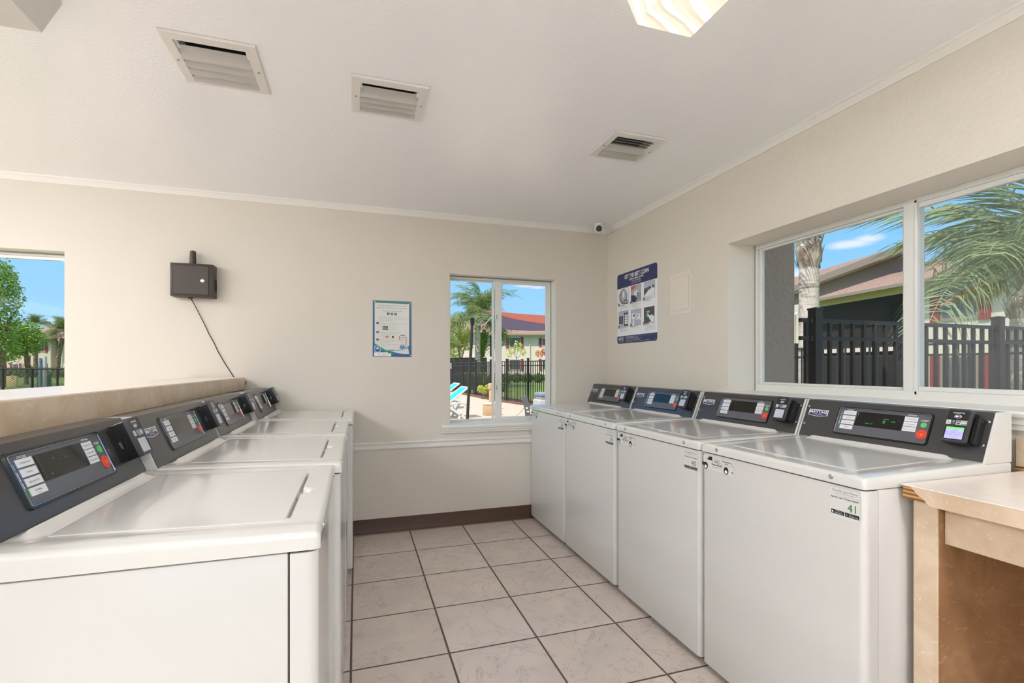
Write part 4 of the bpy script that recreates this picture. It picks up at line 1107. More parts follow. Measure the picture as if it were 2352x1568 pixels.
f_text(mb, GF, 'LAVADORA DE CARGA SUPERIOR', .294, gv(.1125), .008, w_ + .0004, 'print_grey', width=.145, bold=True)
mb.build('header_band', t)
mb = MB()
pts = [p for p in rr_pts(.008, .577, gv(.580), gv(.40), .022) if p[1] < gv(.5)]
# order the lower outline so that it closes with the straight top edge
br = [p for p in pts if p[0] > .3]; bl = [p for p in pts if p[0] < .3]
br.sort(key=lambda p: -p[1]); bl.sort(key=lambda p: p[1])
f_poly(mb, GF, [(.577, gv(.520))] + br + bl + [(.008, gv(.520))], w_, 'navy')
f_rr(mb, GF, .030, .110, gv(.555), gv(.530), .001, w_ + .0003, 'print_grey'); f_rr(mb, GF, .033, .107, gv(.552), gv(.533), .001, w_ + .0006, 'navy')
f_text(mb, GF, 'MAYTAG', .070, gv(.549), .012, w_ + .0009, 'print_white', width=.066, bold=True)
f_text(mb, GF, 'COMMERCIAL LAUNDRY', .070, gv(.569), .006, w_ + .0003, 'print_white', width=.080)
for q, (s_, wd, bold) in enumerate((('SUPPORTED DETERGENTS', .12, True), ('SEGUN ARTICULOS RECOMENDADOS', .19, True), ('use only high efficiency detergent for best results', .23, False), ('follow the instructions on the package', .21, False), ('siga las instrucciones del envase para obtener mejores resultados', .34, False))):
    f_text(mb, GF, s_, .140, gv(.532 + q * .0095), .0046, w_ + .0003, 'print_white', width=wd, align='l', bold=bold)
f_text(mb, GF, 'and never overload the washer drum with laundry', .270, gv(.532), .0036, w_ + .0003, 'print_grey', width=.25, align='l')
mb.build('footer_band', t)
cells = [(.033, .183, .130, .262), (.221, .365, .132, .264), (.405, .547, .131, .261), (.033, .181, .316, .447), (.221, .365, .322, .446), (.404, .542, .323, .446)]
M['pic_grey'] = mat('picture_grey', srgb(150, 154, 160), 0.4); M['pic_blue'] = mat('picture_pale_blue', srgb(176, 186, 206), 0.4)
M['pic_dark'] = mat('picture_dark_grey', srgb(78, 76, 78), 0.4); M['pic_line'] = mat('picture_line', srgb(60, 62, 70), 0.4); M['pic_green'] = mat('picture_green', srgb(96, 200, 110), 0.4)
def line(mb, a, c, b_, d, th, w__, key='pic_line'):
    v = Vector((b_ - a, d - c)).normalized(); n_ = Vector((-v.y, v.x)) * th / 2
    f_poly(mb, GF, [(a + n_.x, c + n_.y), (b_ + n_.x, d + n_.y), (b_ - n_.x, d - n_.y), (a - n_.x, c - n_.y)], w__, key)
def pic_base(mb, c, key):
    u0, u1, v0, v1 = c
    f_rect(mb, GF, u0, u1, gv(v1), gv(v0), w_, 'pic_line'); f_rect(mb, GF, u0 + .002, u1 - .002, gv(v1 - .002), gv(v0 + .002), w_ + .0002, key)
for i, c in enumerate(cells):
    u0, u1, v0, v1 = c; W2_, H2_ = u1 - u0, v1 - v0; mb = MB(); a = w_ + .0004
    def U(x): return u0 + W2_ * x
    def V(y): return gv(v0 + H2_ * y)
    def PP(pts, key, dw=0): f_poly(mb, GF, [(U(x), V(y)) for x, y in pts], a + dw, key)
    if i == 0:
        pic_base(mb, c, 'print_white'); f_disc(mb, GF, U(.47), V(.50), W2_ * .40, a, 'pic_line', None, 28, H2_ * .46); f_disc(mb, GF, U(.48), V(.48), W2_ * .36, a + .0002, 'pic_grey', None, 28, H2_ * .42)
        f_disc(mb, GF, U(.52), V(.44), W2_ * .27, a + .0004, 'print_grey', None, 24, H2_ * .33); f_disc(mb, GF, U(.5), V(.40), W2_ * .08, a + .0006, 'print_white', None, 16, H2_ * .22)
        f_disc(mb, GF, U(.22), V(.36), W2_ * .05, a + .0006, 'pic_line', None, 12); PP([(.60, .98), (.60, .76), (.72, .70), (.78, .76), (.98, .76), (.98, .98)], 'navy', .0006)
        f_disc(mb, GF, U(.70), V(.86), W2_ * .06, a + .0008, 'print_white', None, 12); f_disc(mb, GF, U(.88), V(.86), W2_ * .06, a + .0008, 'print_white', None, 12)
    elif i == 1:
        pic_base(mb, c, 'print_grey'); PP([(.02, .02), (.6, .02), (.3, .2), (.02, .3)], 'red_print'); PP([(.30, .42), (.62, .30), (.75, .45), (.55, .62), (.35, .60)], 'print_white', .0002)
        PP([(.60, .48), (.70, .40), (.72, .55), (.64, .60)], 'pic_line', .0004); PP([(.02, .55), (.35, .58), (.62, .80), (.50, .98), (.20, .98), (.02, .85)], 'navy', .0003); PP([(.55, .62), (.80, .50), (.98, .58), (.98, .90), (.70, .92), (.55, .75)], 'pic_grey', .0002)
    elif i == 2:
        pic_base(mb, c, 'pic_blue'); PP([(.01, .38), (.90, .26), (.98, .50), (.3, .72), (.01, .75)], 'pic_dark'); PP([(.30, .58), (.72, .40), (.98, .44), (.98, .98), (.02, .98), (.02, .80)], 'print_white', .0002)
        for k in range(3): line(mb, U(.05), V(.80 + .06 * k), U(.40), V(.90 + .03 * k), .0012, a + .0005); line(mb, U(.40), V(.90 + .03 * k), U(.97), V(.66 + .10 * k), .0012, a + .0005)
        PP([(.66, .28), (.74, .28), (.84, .70), (.78, .72)], 'print_white', .0006); line(mb, U(.66), V(.28), U(.78), V(.72), .001, a + .0009); f_rect(mb, GF, U(.25), U(.5), V(.50), V(.44), a + .0004, 'pic_grey')
    elif i == 3:
        pic_base(mb, c, 'pic_blue'); f_rect(mb, GF, U(.04), U(.46), V(.78), V(.30), a, 'pic_line'); f_disc(mb, GF, U(.26), V(.55), W2_ * .13, a + .0002, 'pic_grey', None, 16); f_disc(mb, GF, U(.26), V(.55), W2_ * .09, a + .0003, 'pic_line', None, 16)
        f_rect(mb, GF, U(.56), U(.97), V(.94), V(.12), a, 'pic_line')
        for k in range(4): f_rect(mb, GF, U(.64), U(.95), V(.38 + k * .15), V(.26 + k * .15), a + .0002, 'print_white'); f_text(mb, GF, 'CYCLE', U(.80), V(.34 + k * .15), .004, a + .0004, 'pic_grey', width=.02)
        f_text(mb, GF, 'CYCLES', U(.78), V(.22), .006, a + .0002, 'print_white', width=.03)
    elif i == 4:
        pic_base(mb, c, 'pic_blue'); f_rect(mb, GF, U(.10), U(.45), V(.58), V(.22), a, 'print_white'); PP([(.18, .28), (.30, .31), (.42, .28), (.36, .37), (.42, .46), (.30, .43), (.18, .46), (.24, .37)], 'navy', .0002)
        PP([(.22, .56), (.34, .56), (.30, .98), (.14, .98)], 'print_white', .0002); f_rect(mb, GF, U(.56), U(.92), V(.66), V(.30), a, 'print_white')
        f_disc(mb, GF, U(.72), V(.46), W2_ * .09, a + .0002, 'pic_grey', None, 12); PP([(.66, .48), (.78, .42), (.98, .60), (.98, .74), (.82, .62)], 'print_white', .0004); line(mb, U(.78), V(.60), U(.98), V(.76), .0012, a + .0006)
    else:
        pic_base(mb, c, 'pic_dark'); f_text(mb, GF, 'START', U(.42), V(.34), .012, a, 'print_white', width=.045, bold=True); f_disc(mb, GF, U(.36), V(.48), W2_ * .12, a, 'pic_green', None, 20, H2_ * .13)
        PP([(.36, .48), (.46, .47), (.62, .56), (.70, .50), (.82, .52), (.97, .62), (.97, .97), (.78, .97), (.60, .80)], 'print_white', .0003)
        for k in range(3): line(mb, U(.62 + .09 * k), V(.57), U(.68 + .09 * k), V(.67), .001, a + .0006)
        PP([(.45, .98), (.55, .92), (.72, .92), (.80, .98)], 'print_white', .0004)
    f_disc(mb, GF, u0 + .002, gv(v1 - .004), .0125, a + .001, 'pic_line', None, 20, .0135); f_text(mb, GF, str(i + 1), u0 + .002, gv(v1 + .003), .013, a + .0013, 'print_white', bold=True)
    caps = (('ADD DETERGENT', 'ANADA DETERGENTE', 'measure for load size', 'and soil'), ('ADD CLOTHES', 'loosely load the drum', 'do not overload it', 'CARGUE LA ROPA', 'no sobrecargue'), ('CLOSE LID', 'cierre la tapa'), ('SELECT YOUR CYCLE', 'ELIJA EL CICLO', 'choose cycle for load', 'seleccione opciones'), ('INSERT PAYMENT', 'inserte el pago'), ('PRESS START', 'oprima el boton start', 'to begin the wash cycle', 'para iniciar el ciclo', 'the door locks until end', 'de lavado'))[i]
    for k, s_ in enumerate(caps): f_text(mb, GF, s_, u0 + .020, gv(v1 + .009 + k * .0092), .0050, a, 'print_black' if k == 0 else 'print_mid', width=min(.125, .0058 * len(s_)), align='l', bold=(k == 0))
    mb.build('step_picture', t)
for (u_, v_) in ((.022, .024), (.562, .022), (.022, .566), (.560, .566)):
    mb = MB(); f_disc(mb, GF, u_, gv(v_), .0045, .0035, 'chrome', .0012, 12); mb.build('screw', t)

# blank access panel
t = thing('access_panel', 'blank off-white plastic access panel on the right wall beside the sign', 'panel', (WX, 2.778, 1.603))
AF = Frame((0, .111, 0), (0, -1, 0), (0, 0, 1))
M['panel'] = mat('off_white_plastic', srgb(226, 219, 206), 0.35)
mb = MB(); f_rr(mb, AF, 0, .222, 0, .281, .006, .0045, 'panel', -.001); mb.build('frame', t)
mb = MB(); f_rect(mb, AF, .0225, .1995, .0285, .2525, .0047, 'alu2'); f_rr(mb, AF, .0240, .198, .030, .251, .004, .0062, 'panel', .004); mb.build('door', t)

# ------------------------------------------------------------------ outdoors: ground
G0 = -0.05
mb = MB(); mb.box(2.34, 8.0, -8, 30, G0 - .1, G0, 'deck'); mb.box(-1.0, 2.34, WY + .18, 30, G0 - .1, G0, 'deck'); struct('pool_deck', mb)
mb = MB(); mb.box(-90, 130, -20, 130, G0 - .3, G0 - .12, 'grass'); struct('lawn_ground', mb)
def slab(name, pts, z, key):
    mb = MB(); mb.quadz([(p[0], p[1], z) for p in pts], .1, (0, 0, 1), key); return struct(name, mb)
# raised lawn beyond the pool fence, and lawns left and right
FP = [(4.7, 30.0), (4.95, 24.0), (5.15, 20.0), (5.3, 17.6), (5.75, 15.1), (6.6, 12.0), (8.15, 9.0)]
slab('lawn_beyond_fence', [(x + .45, y) for x, y in FP] + [(60, 9), (60, 90), (-6, 90), (-6, 30.4)], G0 + .02, 'grass')
slab('mulch_strip', [(x - .35, y - .05) for x, y in FP] + [(x + .5, y + .05) for x, y in FP[::-1]], G0 + .035, 'mulch')
slab('lawn_left', [(-80, 6), (-4, 6), (-4, 90), (-80, 90)], G0 + .02, 'grass')
slab('lawn_right', [(8.4, -8), (60, -8), (60, 9), (8.4, 9)], G0 + .01, 'grass')

# porch pillar wall of this building
mb = MB(); mb.box(WX + .25, 3.455, 3.12, 3.95, G0, 2.66, 'stucco_grey'); struct('wall_porch', mb)

# ------------------------------------------------------------------ outdoors: fences
def fence_line(pts, zt, label, name='metal_fence', pitch=.105, pk=.022, post_at=None, post=.065, indiv=False, rails=(0, -.15), zb=.08, group=None, flanges=True, rail=.032):
    P0 = Vector((pts[0][0], pts[0][1], G0))
    t = thing(name, label, 'fence', P0, 0, group)
    tot = []
    segs = [(Vector(pts[i]).to_3d(), Vector(pts[i + 1]).to_3d()) for i in range(len(pts) - 1)]
    # posts
    for (px_, py_) in (post_at or pts):
        q = Vector((px_, py_, 0)) - Vector((P0.x, P0.y, 0))
        mb = MB(); h = zt + .085 - G0
        mb.box(q.x - post / 2, q.x + post / 2, q.y - post / 2, q.y + post / 2, 0, h, 'gunmetal')
        c = post / 2 + .005
        mb.box(q.x - c, q.x + c, q.y - c, q.y + c, h - .012, h + .002, 'gunmetal')
        mb.add([(q.x - c, q.y - c, h + .002), (q.x + c, q.y - c, h + .002), (q.x + c, q.y + c, h + .002), (q.x - c, q.y + c, h + .002), (q.x, q.y, h + .014)], [(0, 1, 4), (1, 2, 4), (2, 3, 4), (3, 0, 4)], 'gunmetal')
        if flanges:
            for r_ in rails:
                z = zt - rail / 2 + r_ - G0
                mb.box(q.x - c - .028, q.x + c + .028, q.y - .022, q.y + .022, z - .022, z + .022, 'gunmetal')
        mb.build('post', t)
    pk_mesh = None
    for a, b_ in segs:
        d = (b_ - a); L = d.length; u = d.normalized()
        for r_ in list(rails) + [None]:
            z = zt - rail / 2 + r_ - G0 if r_ is not None else zb + .03
            mb = MB(); A = Vector((a.x - P0.x, a.y - P0.y, z)); mb.bar(A, A + u * L, rail * .8, rail, 'gunmetal'); mb.build('rail', t)
        n_ = int(L / pitch)
        if indiv:
            for k in range(n_):
                q = a + u * (pitch * (k + .5))
                if pk_mesh is None:
                    mb = MB(); mb.box(-pk / 2, pk / 2, -pk / 2, pk / 2, zb - .04, zt - .01 - G0, 'gunmetal'); pk_mesh = mesh_from(mb, 'picket')
                o = link_obj('picket', pk_mesh, t); o.location = (q.x - P0.x, q.y - P0.y, 0); o.rotation_euler = (0, 0, math.atan2(u.y, u.x))
        else:
            mb = MB()
            for k in range(n_):
                q = a + u * (pitch * (k + .5)) - P0
                mb.box(q.x - pk / 2, q.x + pk / 2, q.y - pk / 2, q.y + pk / 2, zb - .04, zt - .01 - G0, 'gunmetal')
            mb.build('picket_panel', t)
    return t
NF = 3.10
fence_line([(3.49, NF), (8.2, NF)], 1.65, 'near black metal fence right outside the wide right window', pitch=.131, pk=.026, indiv=True,
           post_at=[(3.657, NF), (6.02, NF), (8.2, NF)], rails=(0, -.148), post=.075)
fence_line([(8.3, 3.35), (8.25, 5.2), (8.05, 6.9), (7.9, 9.2)], 1.60, 'second black metal fence behind the near one, outside the right window', pitch=.13, pk=.024,
           post_at=[(8.3, 3.6), (8.22, 5.45), (8.0, 7.2)], rails=(0, -.16))
fence_line(FP[:6], 1.45, 'long black metal pool fence seen through the middle window', pitch=.115, pk=.022, rails=(0, -.15), flanges=False,
           post_at=[(4.78, 28.2), (4.88, 25.8), (4.98, 23.4), (5.08, 21.2), (5.2, 19.1), (5.33, 17.3), (5.62, 15.75), (6.2, 13.4)])
# small white sign on the pool fence
q = at(1036.5, 840, 26.05)
mb = MB(); mb.box(-.09, .09, -.01, .0, -.14, .14, 'print_white')
for k in range(4): mb.box(-.06, .06, -.013, -.0105, .07 - k * .05, .09 - k * .05, 'print_mid')
o = mb.build('fence_sign'); o.location = q; tag(o, 'tiny white sign hanging on the pool fence at the edge of the middle window', 'sign')

# chain link fence outside the left window
t = thing('chain_link_fence', 'black chain link fence outside the left window', 'fence', (-8.0, 11.0, G0))
ca, cb = at(-60, 846.5, 12.6), at(200, 846.0, 11.4)
ca, cb = Vector((ca.x, ca.y, 0)), Vector((cb.x, cb.y, 0)); cu = (cb - ca).normalized(); cL = (cb - ca).length; oc = Vector((-8, 11, G0)); FZT = 1.195
mb = MB(); mb.tube([Vector((ca.x, ca.y, FZT)) - oc, Vector((cb.x, cb.y, FZT)) - oc], .021, 'gunmetal', 8); mb.build('rail', t)
mb = MB(); mb.tube([Vector((ca.x, ca.y, G0 + .06)) - oc, Vector((cb.x, cb.y, G0 + .06)) - oc], .012, 'gunmetal', 8); mb.build('rail', t)
for px in (7, 74, 132, 190):
    r_ = raydir(px, 846); nrm = Vector((-cu.y, cu.x, 0)); q = on_plane(px, 846, ca + Vector((0, 0, 1)), nrm)
    mb = MB(); mb.tube([Vector((q.x, q.y, G0)) - oc, Vector((q.x, q.y, FZT + .03)) - oc], .030 if px != 132 else .022, 'gunmetal', 10); mb.build('post', t)
mb = MB(); dz = .052; hgt = FZT - G0 - .03
nd = int(cL / dz) + int(hgt / dz) + 2
base = ca + Vector((0, 0, G0 + .03)) - oc
def wire_seg(s0, z0_, s1, z1_): mb.bar(base + cu * s0 + Vector((0, 0, z0_)), base + cu * s1 + Vector((0, 0, z1_)), .0048, .0048, 'gunmetal')
k = -hgt
while k < cL:
    s0, s1 = max(k, 0), min(k + hgt, cL)
    if s1 > s0: wire_seg(s0, s0 - k, s1, s1 - k); wire_seg(s0, hgt - (s0 - k), s1, hgt - (s1 - k))
    k += dz
k = 0
while k < cL:
    wire_seg(k, hgt, k + .012, hgt + .05); k += dz
mb.build('wire_mesh', t)

# ------------------------------------------------------------------ outdoors: pool things
def lounger(px, py, d, rz, label):
    t = thing('pool_lounger', label, 'lounge chair', (0, 0, 0), rz, 'turquoise pool loungers')
    p = at(px, py, d); t.location = (p.x, p.y, G0)
    # local: head end at +x
    mb = MB(); mb.quadz([(-.9, -.28, .36), (.12, -.28, .36), (.12, .28, .36), (-.9, .28, .36)], .02, (0, 0, 1), 'turquoise'); mb.build('seat', t)
    mb = MB(); mb.quadz([(.12, -.28, .37), (.66, -.28, .76), (.66, .28, .76), (.12, .28, .37)], .02, (-.6, 0, .6), 'turquoise'); mb.build('backrest', t)
    mb = MB()
    for s_ in (-1, 1):
        mb.tube([(-.92, s_ * .30, .35), (.12, s_ * .30, .35), (.50, s_ * .30, .40), (.62, s_ * .30, .36)], .022, 'plastic_white', 8)
        mb.tube([(.12, s_ * .30, .36), (.68, s_ * .30, .77)], .020, 'plastic_white', 8)
    mb.tube([(.68, -.30, .77), (.68, .30, .77)], .020, 'plastic_white', 8)
    mb.build('frame', t)
    for s_ in (-1, 1):
        mb = MB(); mb.bar((.10, s_ * .30, .36), (.62, s_ * .30, 0), .03, .06, 'plastic_white'); mb.build('leg', t)
        mb = MB(); mb.bar((.66, s_ * .30, .38), (.42, s_ * .30, 0), .03, .05, 'plastic_white'); mb.build('leg', t)
        mb = MB(); mb.bar((-.75, s_ * .30, .35), (-.82, s_ * .30, 0), .03, .05, 'plastic_white'); mb.build('leg', t)
lounger(1008, 957, 12.2, math.radians(5), 'turquoise pool lounger nearest the middle window')
lounger(1000, 930, 15.0, math.radians(5), 'turquoise pool lounger farther back at the left edge of the middle window')

pb, pt = at(1073, 967, 11.0), at(1085, 735, 11.0)
t = thing('sail_pole', 'tall dark leaning pole that holds the shade sail, on the pool deck', 'pole', (pb.x, pb.y, G0))
pb.z = G0
mb = MB(); mb.tube([(0, 0, 0), pt - pb], .034, 'gunmetal', 12); mb.build('post', t)
mb = MB(); v = pt - pb; mb.lathe([(.05, -.10), (.05, .04), (.03, .06)], 'black', v, 12); mb.build('cap', t)
mb = MB(); mb.lathe([(.03, 0), (.03, .06)], 'chrome', v * .30 + Vector((.07, 0, 0)), 8); mb.build('hook', t)
# rope and sails
c1 = at(1112, 716, 14.5)
def sail(name, corners, key, label, sag=.25, n_=10):
    a, b_, c, d = [Vector(p) for p in corners]
    mb = MB(); v = []; f = []
    for i in range(n_ + 1):
        for j in range(n_ + 1):
            s_, t_ = i / n_, j / n_
            p = a.lerp(b_, s_).lerp(d.lerp(c, s_), t_); p.z -= sag * 4 * s_ * (1 - s_) * .5 + sag * 4 * t_ * (1 - t_) * .3
            v.append(p - a)
    for i in range(n_):
        for j in range(n_): f.append((i * (n_ + 1) + j, (i + 1) * (n_ + 1) + j, (i + 1) * (n_ + 1) + j + 1, i * (n_ + 1) + j + 1))
    k = len(v); v += [p + Vector((0, 0, -.01)) for p in v]; f += [tuple(q + k for q in g) for g in f]
    mb.add(v, f, key); o = mb.build(name); o.location = a; tag(o, label, 'shade sail')
sail('shade_sail', [at(1108, 711, 15.0), at(1275, 725, 13.0), at(1275, 746, 12.4), at(1158, 727, 14.2)], 'sail_red', 'terracotta shade sail above the pool deck in the middle window', .05)
sail('shade_sail', [at(1132, 722, 16.5), at(1280, 742, 15.0), at(1280, 757, 14.4), at(1156, 755, 15.6)], 'sail_navy', 'dark navy shade sail hanging below the terracotta one', .06)
mb = MB(); a = at(1085, 742, 11.0); mb.tube([a - a, at(1112, 747, 12.5) - a, at(1134, 722, 16.4) - a], .012, 'print_grey', 6); o = mb.build('rope'); o.location = a
tag(o, 'pale rope tied from the dark pole to the shade sail', 'rope')

p = at(1128, 921, 14.6)
t = thing('shower_post', 'tan concrete post with a rounded head near the pool fence', 'post', (p.x, p.y, G0))
mb = MB(); mb.bbox(-.055, .055, -.055, .055, 0, .62, .012, 'tan'); mb.build('column', t)
mb = MB(); mb.bbox(-.085, .085, -.07, .07, .60, .80, .035, 'tan', 3); mb.build('head', t)
p = at(1124, 949, 13.0)
t = thing('planter_box', 'tan concrete box with a pale lid standing on the pool deck', 'box', (p.x, p.y, G0))
mb = MB(); mb.bbox(-.15, .22, -.15, .15, 0, .28, .012, 'tan'); mb.build('body', t)
mb = MB(); mb.bbox(-.16, .23, -.16, .16, .28, .33, .015, 'stucco'); mb.build('lid', t)
p = at(1247, 940, 10.5)
t = thing('waste_bin', 'pale grey plastic bin with blue grey lid outside the middle window', 'bin', (p.x, p.y, G0))
mb = MB(); mb.bbox(-.17, .25, -.2, .2, 0, .60, .04, 'bin_grey', 3); mb.build('body', t)
mb = MB(); mb.bbox(-.11, .25, -.18, .18, .60, .66, .02, 'grey_metal', 2); mb.bbox(-.13, .27, -.2, .2, .66, .74, .03, 'bin_lid', 3); mb.build('lid', t)
t = thing('metal_bracket', 'grey perforated metal bracket on the outer ledge behind washer 38', 'bracket', (1.425, 4.03, .80))
mb = MB(); F = Frame((0, 0, 0), (1, 0, 0), (0, 0, 1))
def strip(z0_, z1_, xa0, xa1, xb0, xb1): mb.quadz([(xa0, 0, z0_), (xa1, 0, z0_), (xb1, 0, z1_), (xb0, 0, z1_)], .004, (0, -1, 0), 'grey_metal')
strip(0, .048, -.012, .036, -.016, .034); strip(.048, .060, -.016, .000, -.017, -.001); strip(.048, .060, .026, .034, .024, .033)
strip(.060, .075, -.017, .033, -.020, .032); strip(.075, .092, -.020, -.006, -.023, -.009); strip(.075, .092, .012, .032, .010, .030)
strip(.092, .185, -.023, .030, -.052, .006)
mb.add([(-.052, 0, .185), (.006, 0, .185), (.004, .02, .19), (-.05, .02, .19)], [(0, 1, 2, 3)], 'grey_metal'); mb.build('plate', t)
mb = MB(); mb.bbox(-.68, .32, -.04, .07, -.028, -.0005, .004, 'stucco'); o = mb.build('outer_ledge'); o.location = (1.335, 4.03, .80); o['kind'] = 'structure'

# ------------------------------------------------------------------ outdoors: palms and trees
rnd = random.Random(7)
def frond_mesh(name, L, droop, key, n_=44, leaf=.55, hang=.5, seed=0, rise=.55):
    r_ = random.Random(seed); mb = MB()
    def rp(s_):
        x = L * (s_ - .10 * s_ ** 3); z = L * (rise * s_ - droop * s_ ** 2.2)
        return Vector((x * math.cos(.25 * s_), x * math.sin(.10 * s_), z))
    pts = [rp(k / 12) for k in range(13)]
    mb.tube(pts, [.022 * (1 - .85 * k / 12) * L / 2.4 for k in range(13)], 'stalk', 5)
    for k in range(n_):
        s_ = .14 + .86 * (k + .5) / n_
        p = rp(s_); tg = (rp(min(1, s_ + .02)) - rp(s_ - .02)).normalized()
        side = tg.cross(Vector((0, 0, 1))).normalized()
        for sgn in (-1, 1):
            ll = leaf * L / 2.4 * (1 - .6 * abs(s_ - .45) ** 1.3) * r_.uniform(.8, 1.1)
            d = (side * sgn * r_.uniform(.7, 1) + tg * r_.uniform(.35, .8) + Vector((0, 0, r_.uniform(-.1, .55)))).normalized()
            w_ = .019 * L / 2.4
            q0 = p; q1 = p + d * ll * .4 + Vector((0, 0, -.05 * ll * hang)); q2 = p + d * ll * .75 + Vector((0, 0, -.34 * ll * hang * 1.6)); q3 = p + d * ll * .95 + Vector((0, 0, -.75 * ll * hang * 1.6))
            ws = tg * w_
            mb.add([q0 - ws * .4, q0 + ws * .4, q1 - ws, q1 + ws, q2 - ws * .8, q2 + ws * .8, q3], [(0, 1, 3, 2), (2, 3, 5, 4), (4, 5, 6)], key)
    return mesh_from(mb, name, fix=False)
def palm(px, py_base, d, label, trunk_r, crown_z, n_fr, L, key, seed, boot=True, trunk_key='bark_white', droops=(.55, .95), group=None, lean=(0, 0), leaf=.55, hang=.5, spread=None, elev=(-25, 70)):
    r_ = random.Random(seed); p = at(px, py_base, d)
    t = thing('palm_tree', label, 'palm', (p.x, p.y, G0), 0, group)
    H_ = crown_z - G0; lx, ly = lean
    mb = MB(); k_ = 14
    mb.tube([(lx * (k / k_) ** 2, ly * (k / k_) ** 2, H_ * .86 * k / k_) for k in range(k_ + 1)], [trunk_r * (1.12 - .12 * k / k_ + .02 * math.sin(k * 2.1)) for k in range(k_ + 1)], trunk_key, 14); mb.build('trunk', t)
    if boot:
        mb = MB(); top = Vector((lx, ly, H_))
        mb.tube([(lx * .8, ly * .8, H_ * .83), (lx * .86, ly * .86, H_ * .88), (lx * .92, ly * .92, H_ * .94), (lx, ly, H_ * 1.0), (lx, ly, H_ * 1.04)], [trunk_r * .95, trunk_r * 1.25, trunk_r * 1.3, trunk_r * .95, trunk_r * .4], 'boot', 12)
        for k in range(14):
            a = k * 2.4; zz = H_ * (.84 + .012 * k); c = Vector((lx + math.cos(a) * trunk_r * 1.15, ly + math.sin(a) * trunk_r * 1.15, zz))
            o_ = Vector((math.cos(a), math.sin(a), 0)); s2 = o_.cross(Vector((0, 0, 1)))
            mb.add([c - s2 * trunk_r * .5, c + s2 * trunk_r * .5, c + o_ * trunk_r * .5 + Vector((0, 0, .22 * trunk_r / .15))], [(0, 1, 2)], 'boot')
        mb.build('boot', t)
    vars_ = [frond_mesh('frond', L, dr, key, seed=seed + i, leaf=leaf, hang=hang) for i, dr in enumerate([droops[0], (droops[0] + droops[1]) / 2, droops[1]])]
    for k in range(n_fr):
        o = link_obj('frond', vars_[k % 3], t)
        az = (k * 2.39996) + r_.uniform(-.2, .2)
        if spread: az = math.radians(r_.uniform(*spread))
        el = math.radians(elev[0] + (elev[1] - elev[0]) * ((k * .7549 + .2) % 1.0))
        o.location = (lx, ly, H_); o.rotation_euler = (0, -el, az); s_ = r_.uniform(.85, 1.1); o.scale = (s_, s_, s_)
    return t
palm(1097, 880, 30, 'queen palm standing behind the pool fence in the middle window', .16, 4.15, 30, 2.7, 'leaf_palm', 3, leaf=.75, elev=(-30, 80), group='palm trees')
palm(1858, 960, 10.2, 'pale palm trunk with a swollen top behind the fences, its crown out of view', .185, 3.95, 12, 2.6, 'leaf_palm', 11, elev=(10, 60), group='palm trees', droops=(.4, .6))
palm(2350, 960, 8.1, 'palm with long drooping fronds filling the right end of the wide window', .16, 2.45, 20, 2.5, 'leaf_palm2', 21, leaf=.8, hang=.7, elev=(8, 82), group='palm trees')
palm(131, 860, 52, 'cabbage palm with a curved trunk before the building in the left window', .20, 5.0, 34, 1.7, 'leaf_palm', 31, boot=False, trunk_key='bark', droops=(.35, .6), lean=(.5, 0), leaf=.9, group='palm trees', elev=(-50, 80))
palm(82, 860, 58, 'cabbage palm top rising above the trees in the left window', .20, 6.2, 18, 1.5, 'leaf_palm', 37, boot=False, trunk_key='bark', droops=(.35, .6), leaf=.9, group='palm trees', elev=(-10, 70))
# flower stalk and spathe of the near palm
p = at(2350, 960, 8.1); cr_ = Vector((p.x, p.y, 2.5))
sa, sb = at(2232, 668, 7.5), at(2158, 704, 7.4)
t = thing('palm_flower_stalk', 'tan boat shaped spathe and olive flower strands hanging from the near palm', 'palm flower', cr_)
mb = MB(); mb.tube([sa.lerp(sb, k / 8) - cr_ for k in range(9)], [.015, .045, .06, .062, .055, .042, .028, .014, .004], 'spathe', 8); mb.build('spathe', t)
mb = MB(); r_ = random.Random(5)
root = at(2320, 640, 7.8); tip = at(2205, 668, 7.4)
mb.tube([root - cr_, root.lerp(tip, .5) + Vector((0, 0, .06)) - cr_, tip - cr_], [.018, .012, .006], 'spathe', 6); mb.build('stem', t)
mb = MB()
for k in range(300):
    a = root.lerp(tip, r_.uniform(.08, 1)) - cr_; ln = r_.uniform(.15, .42)
    d = Vector((r_.uniform(-.6, .2), r_.uniform(-.5, .5), r_.uniform(-1, .1))).normalized()
    w_ = Vector((r_.uniform(-1, 1), r_.uniform(-1, 1), .2)).normalized() * .006
    b_ = a + d * ln * .5; c = a + d * ln + Vector((0, 0, -.12 * ln))
    mb.add([a - w_, a + w_, b_ - w_, b_ + w_, c], [(0, 1, 3, 2), (2, 3, 4)], 'seed')
me = mesh_from(mb, 'strands', fix=False); link_obj('strands', me, t)

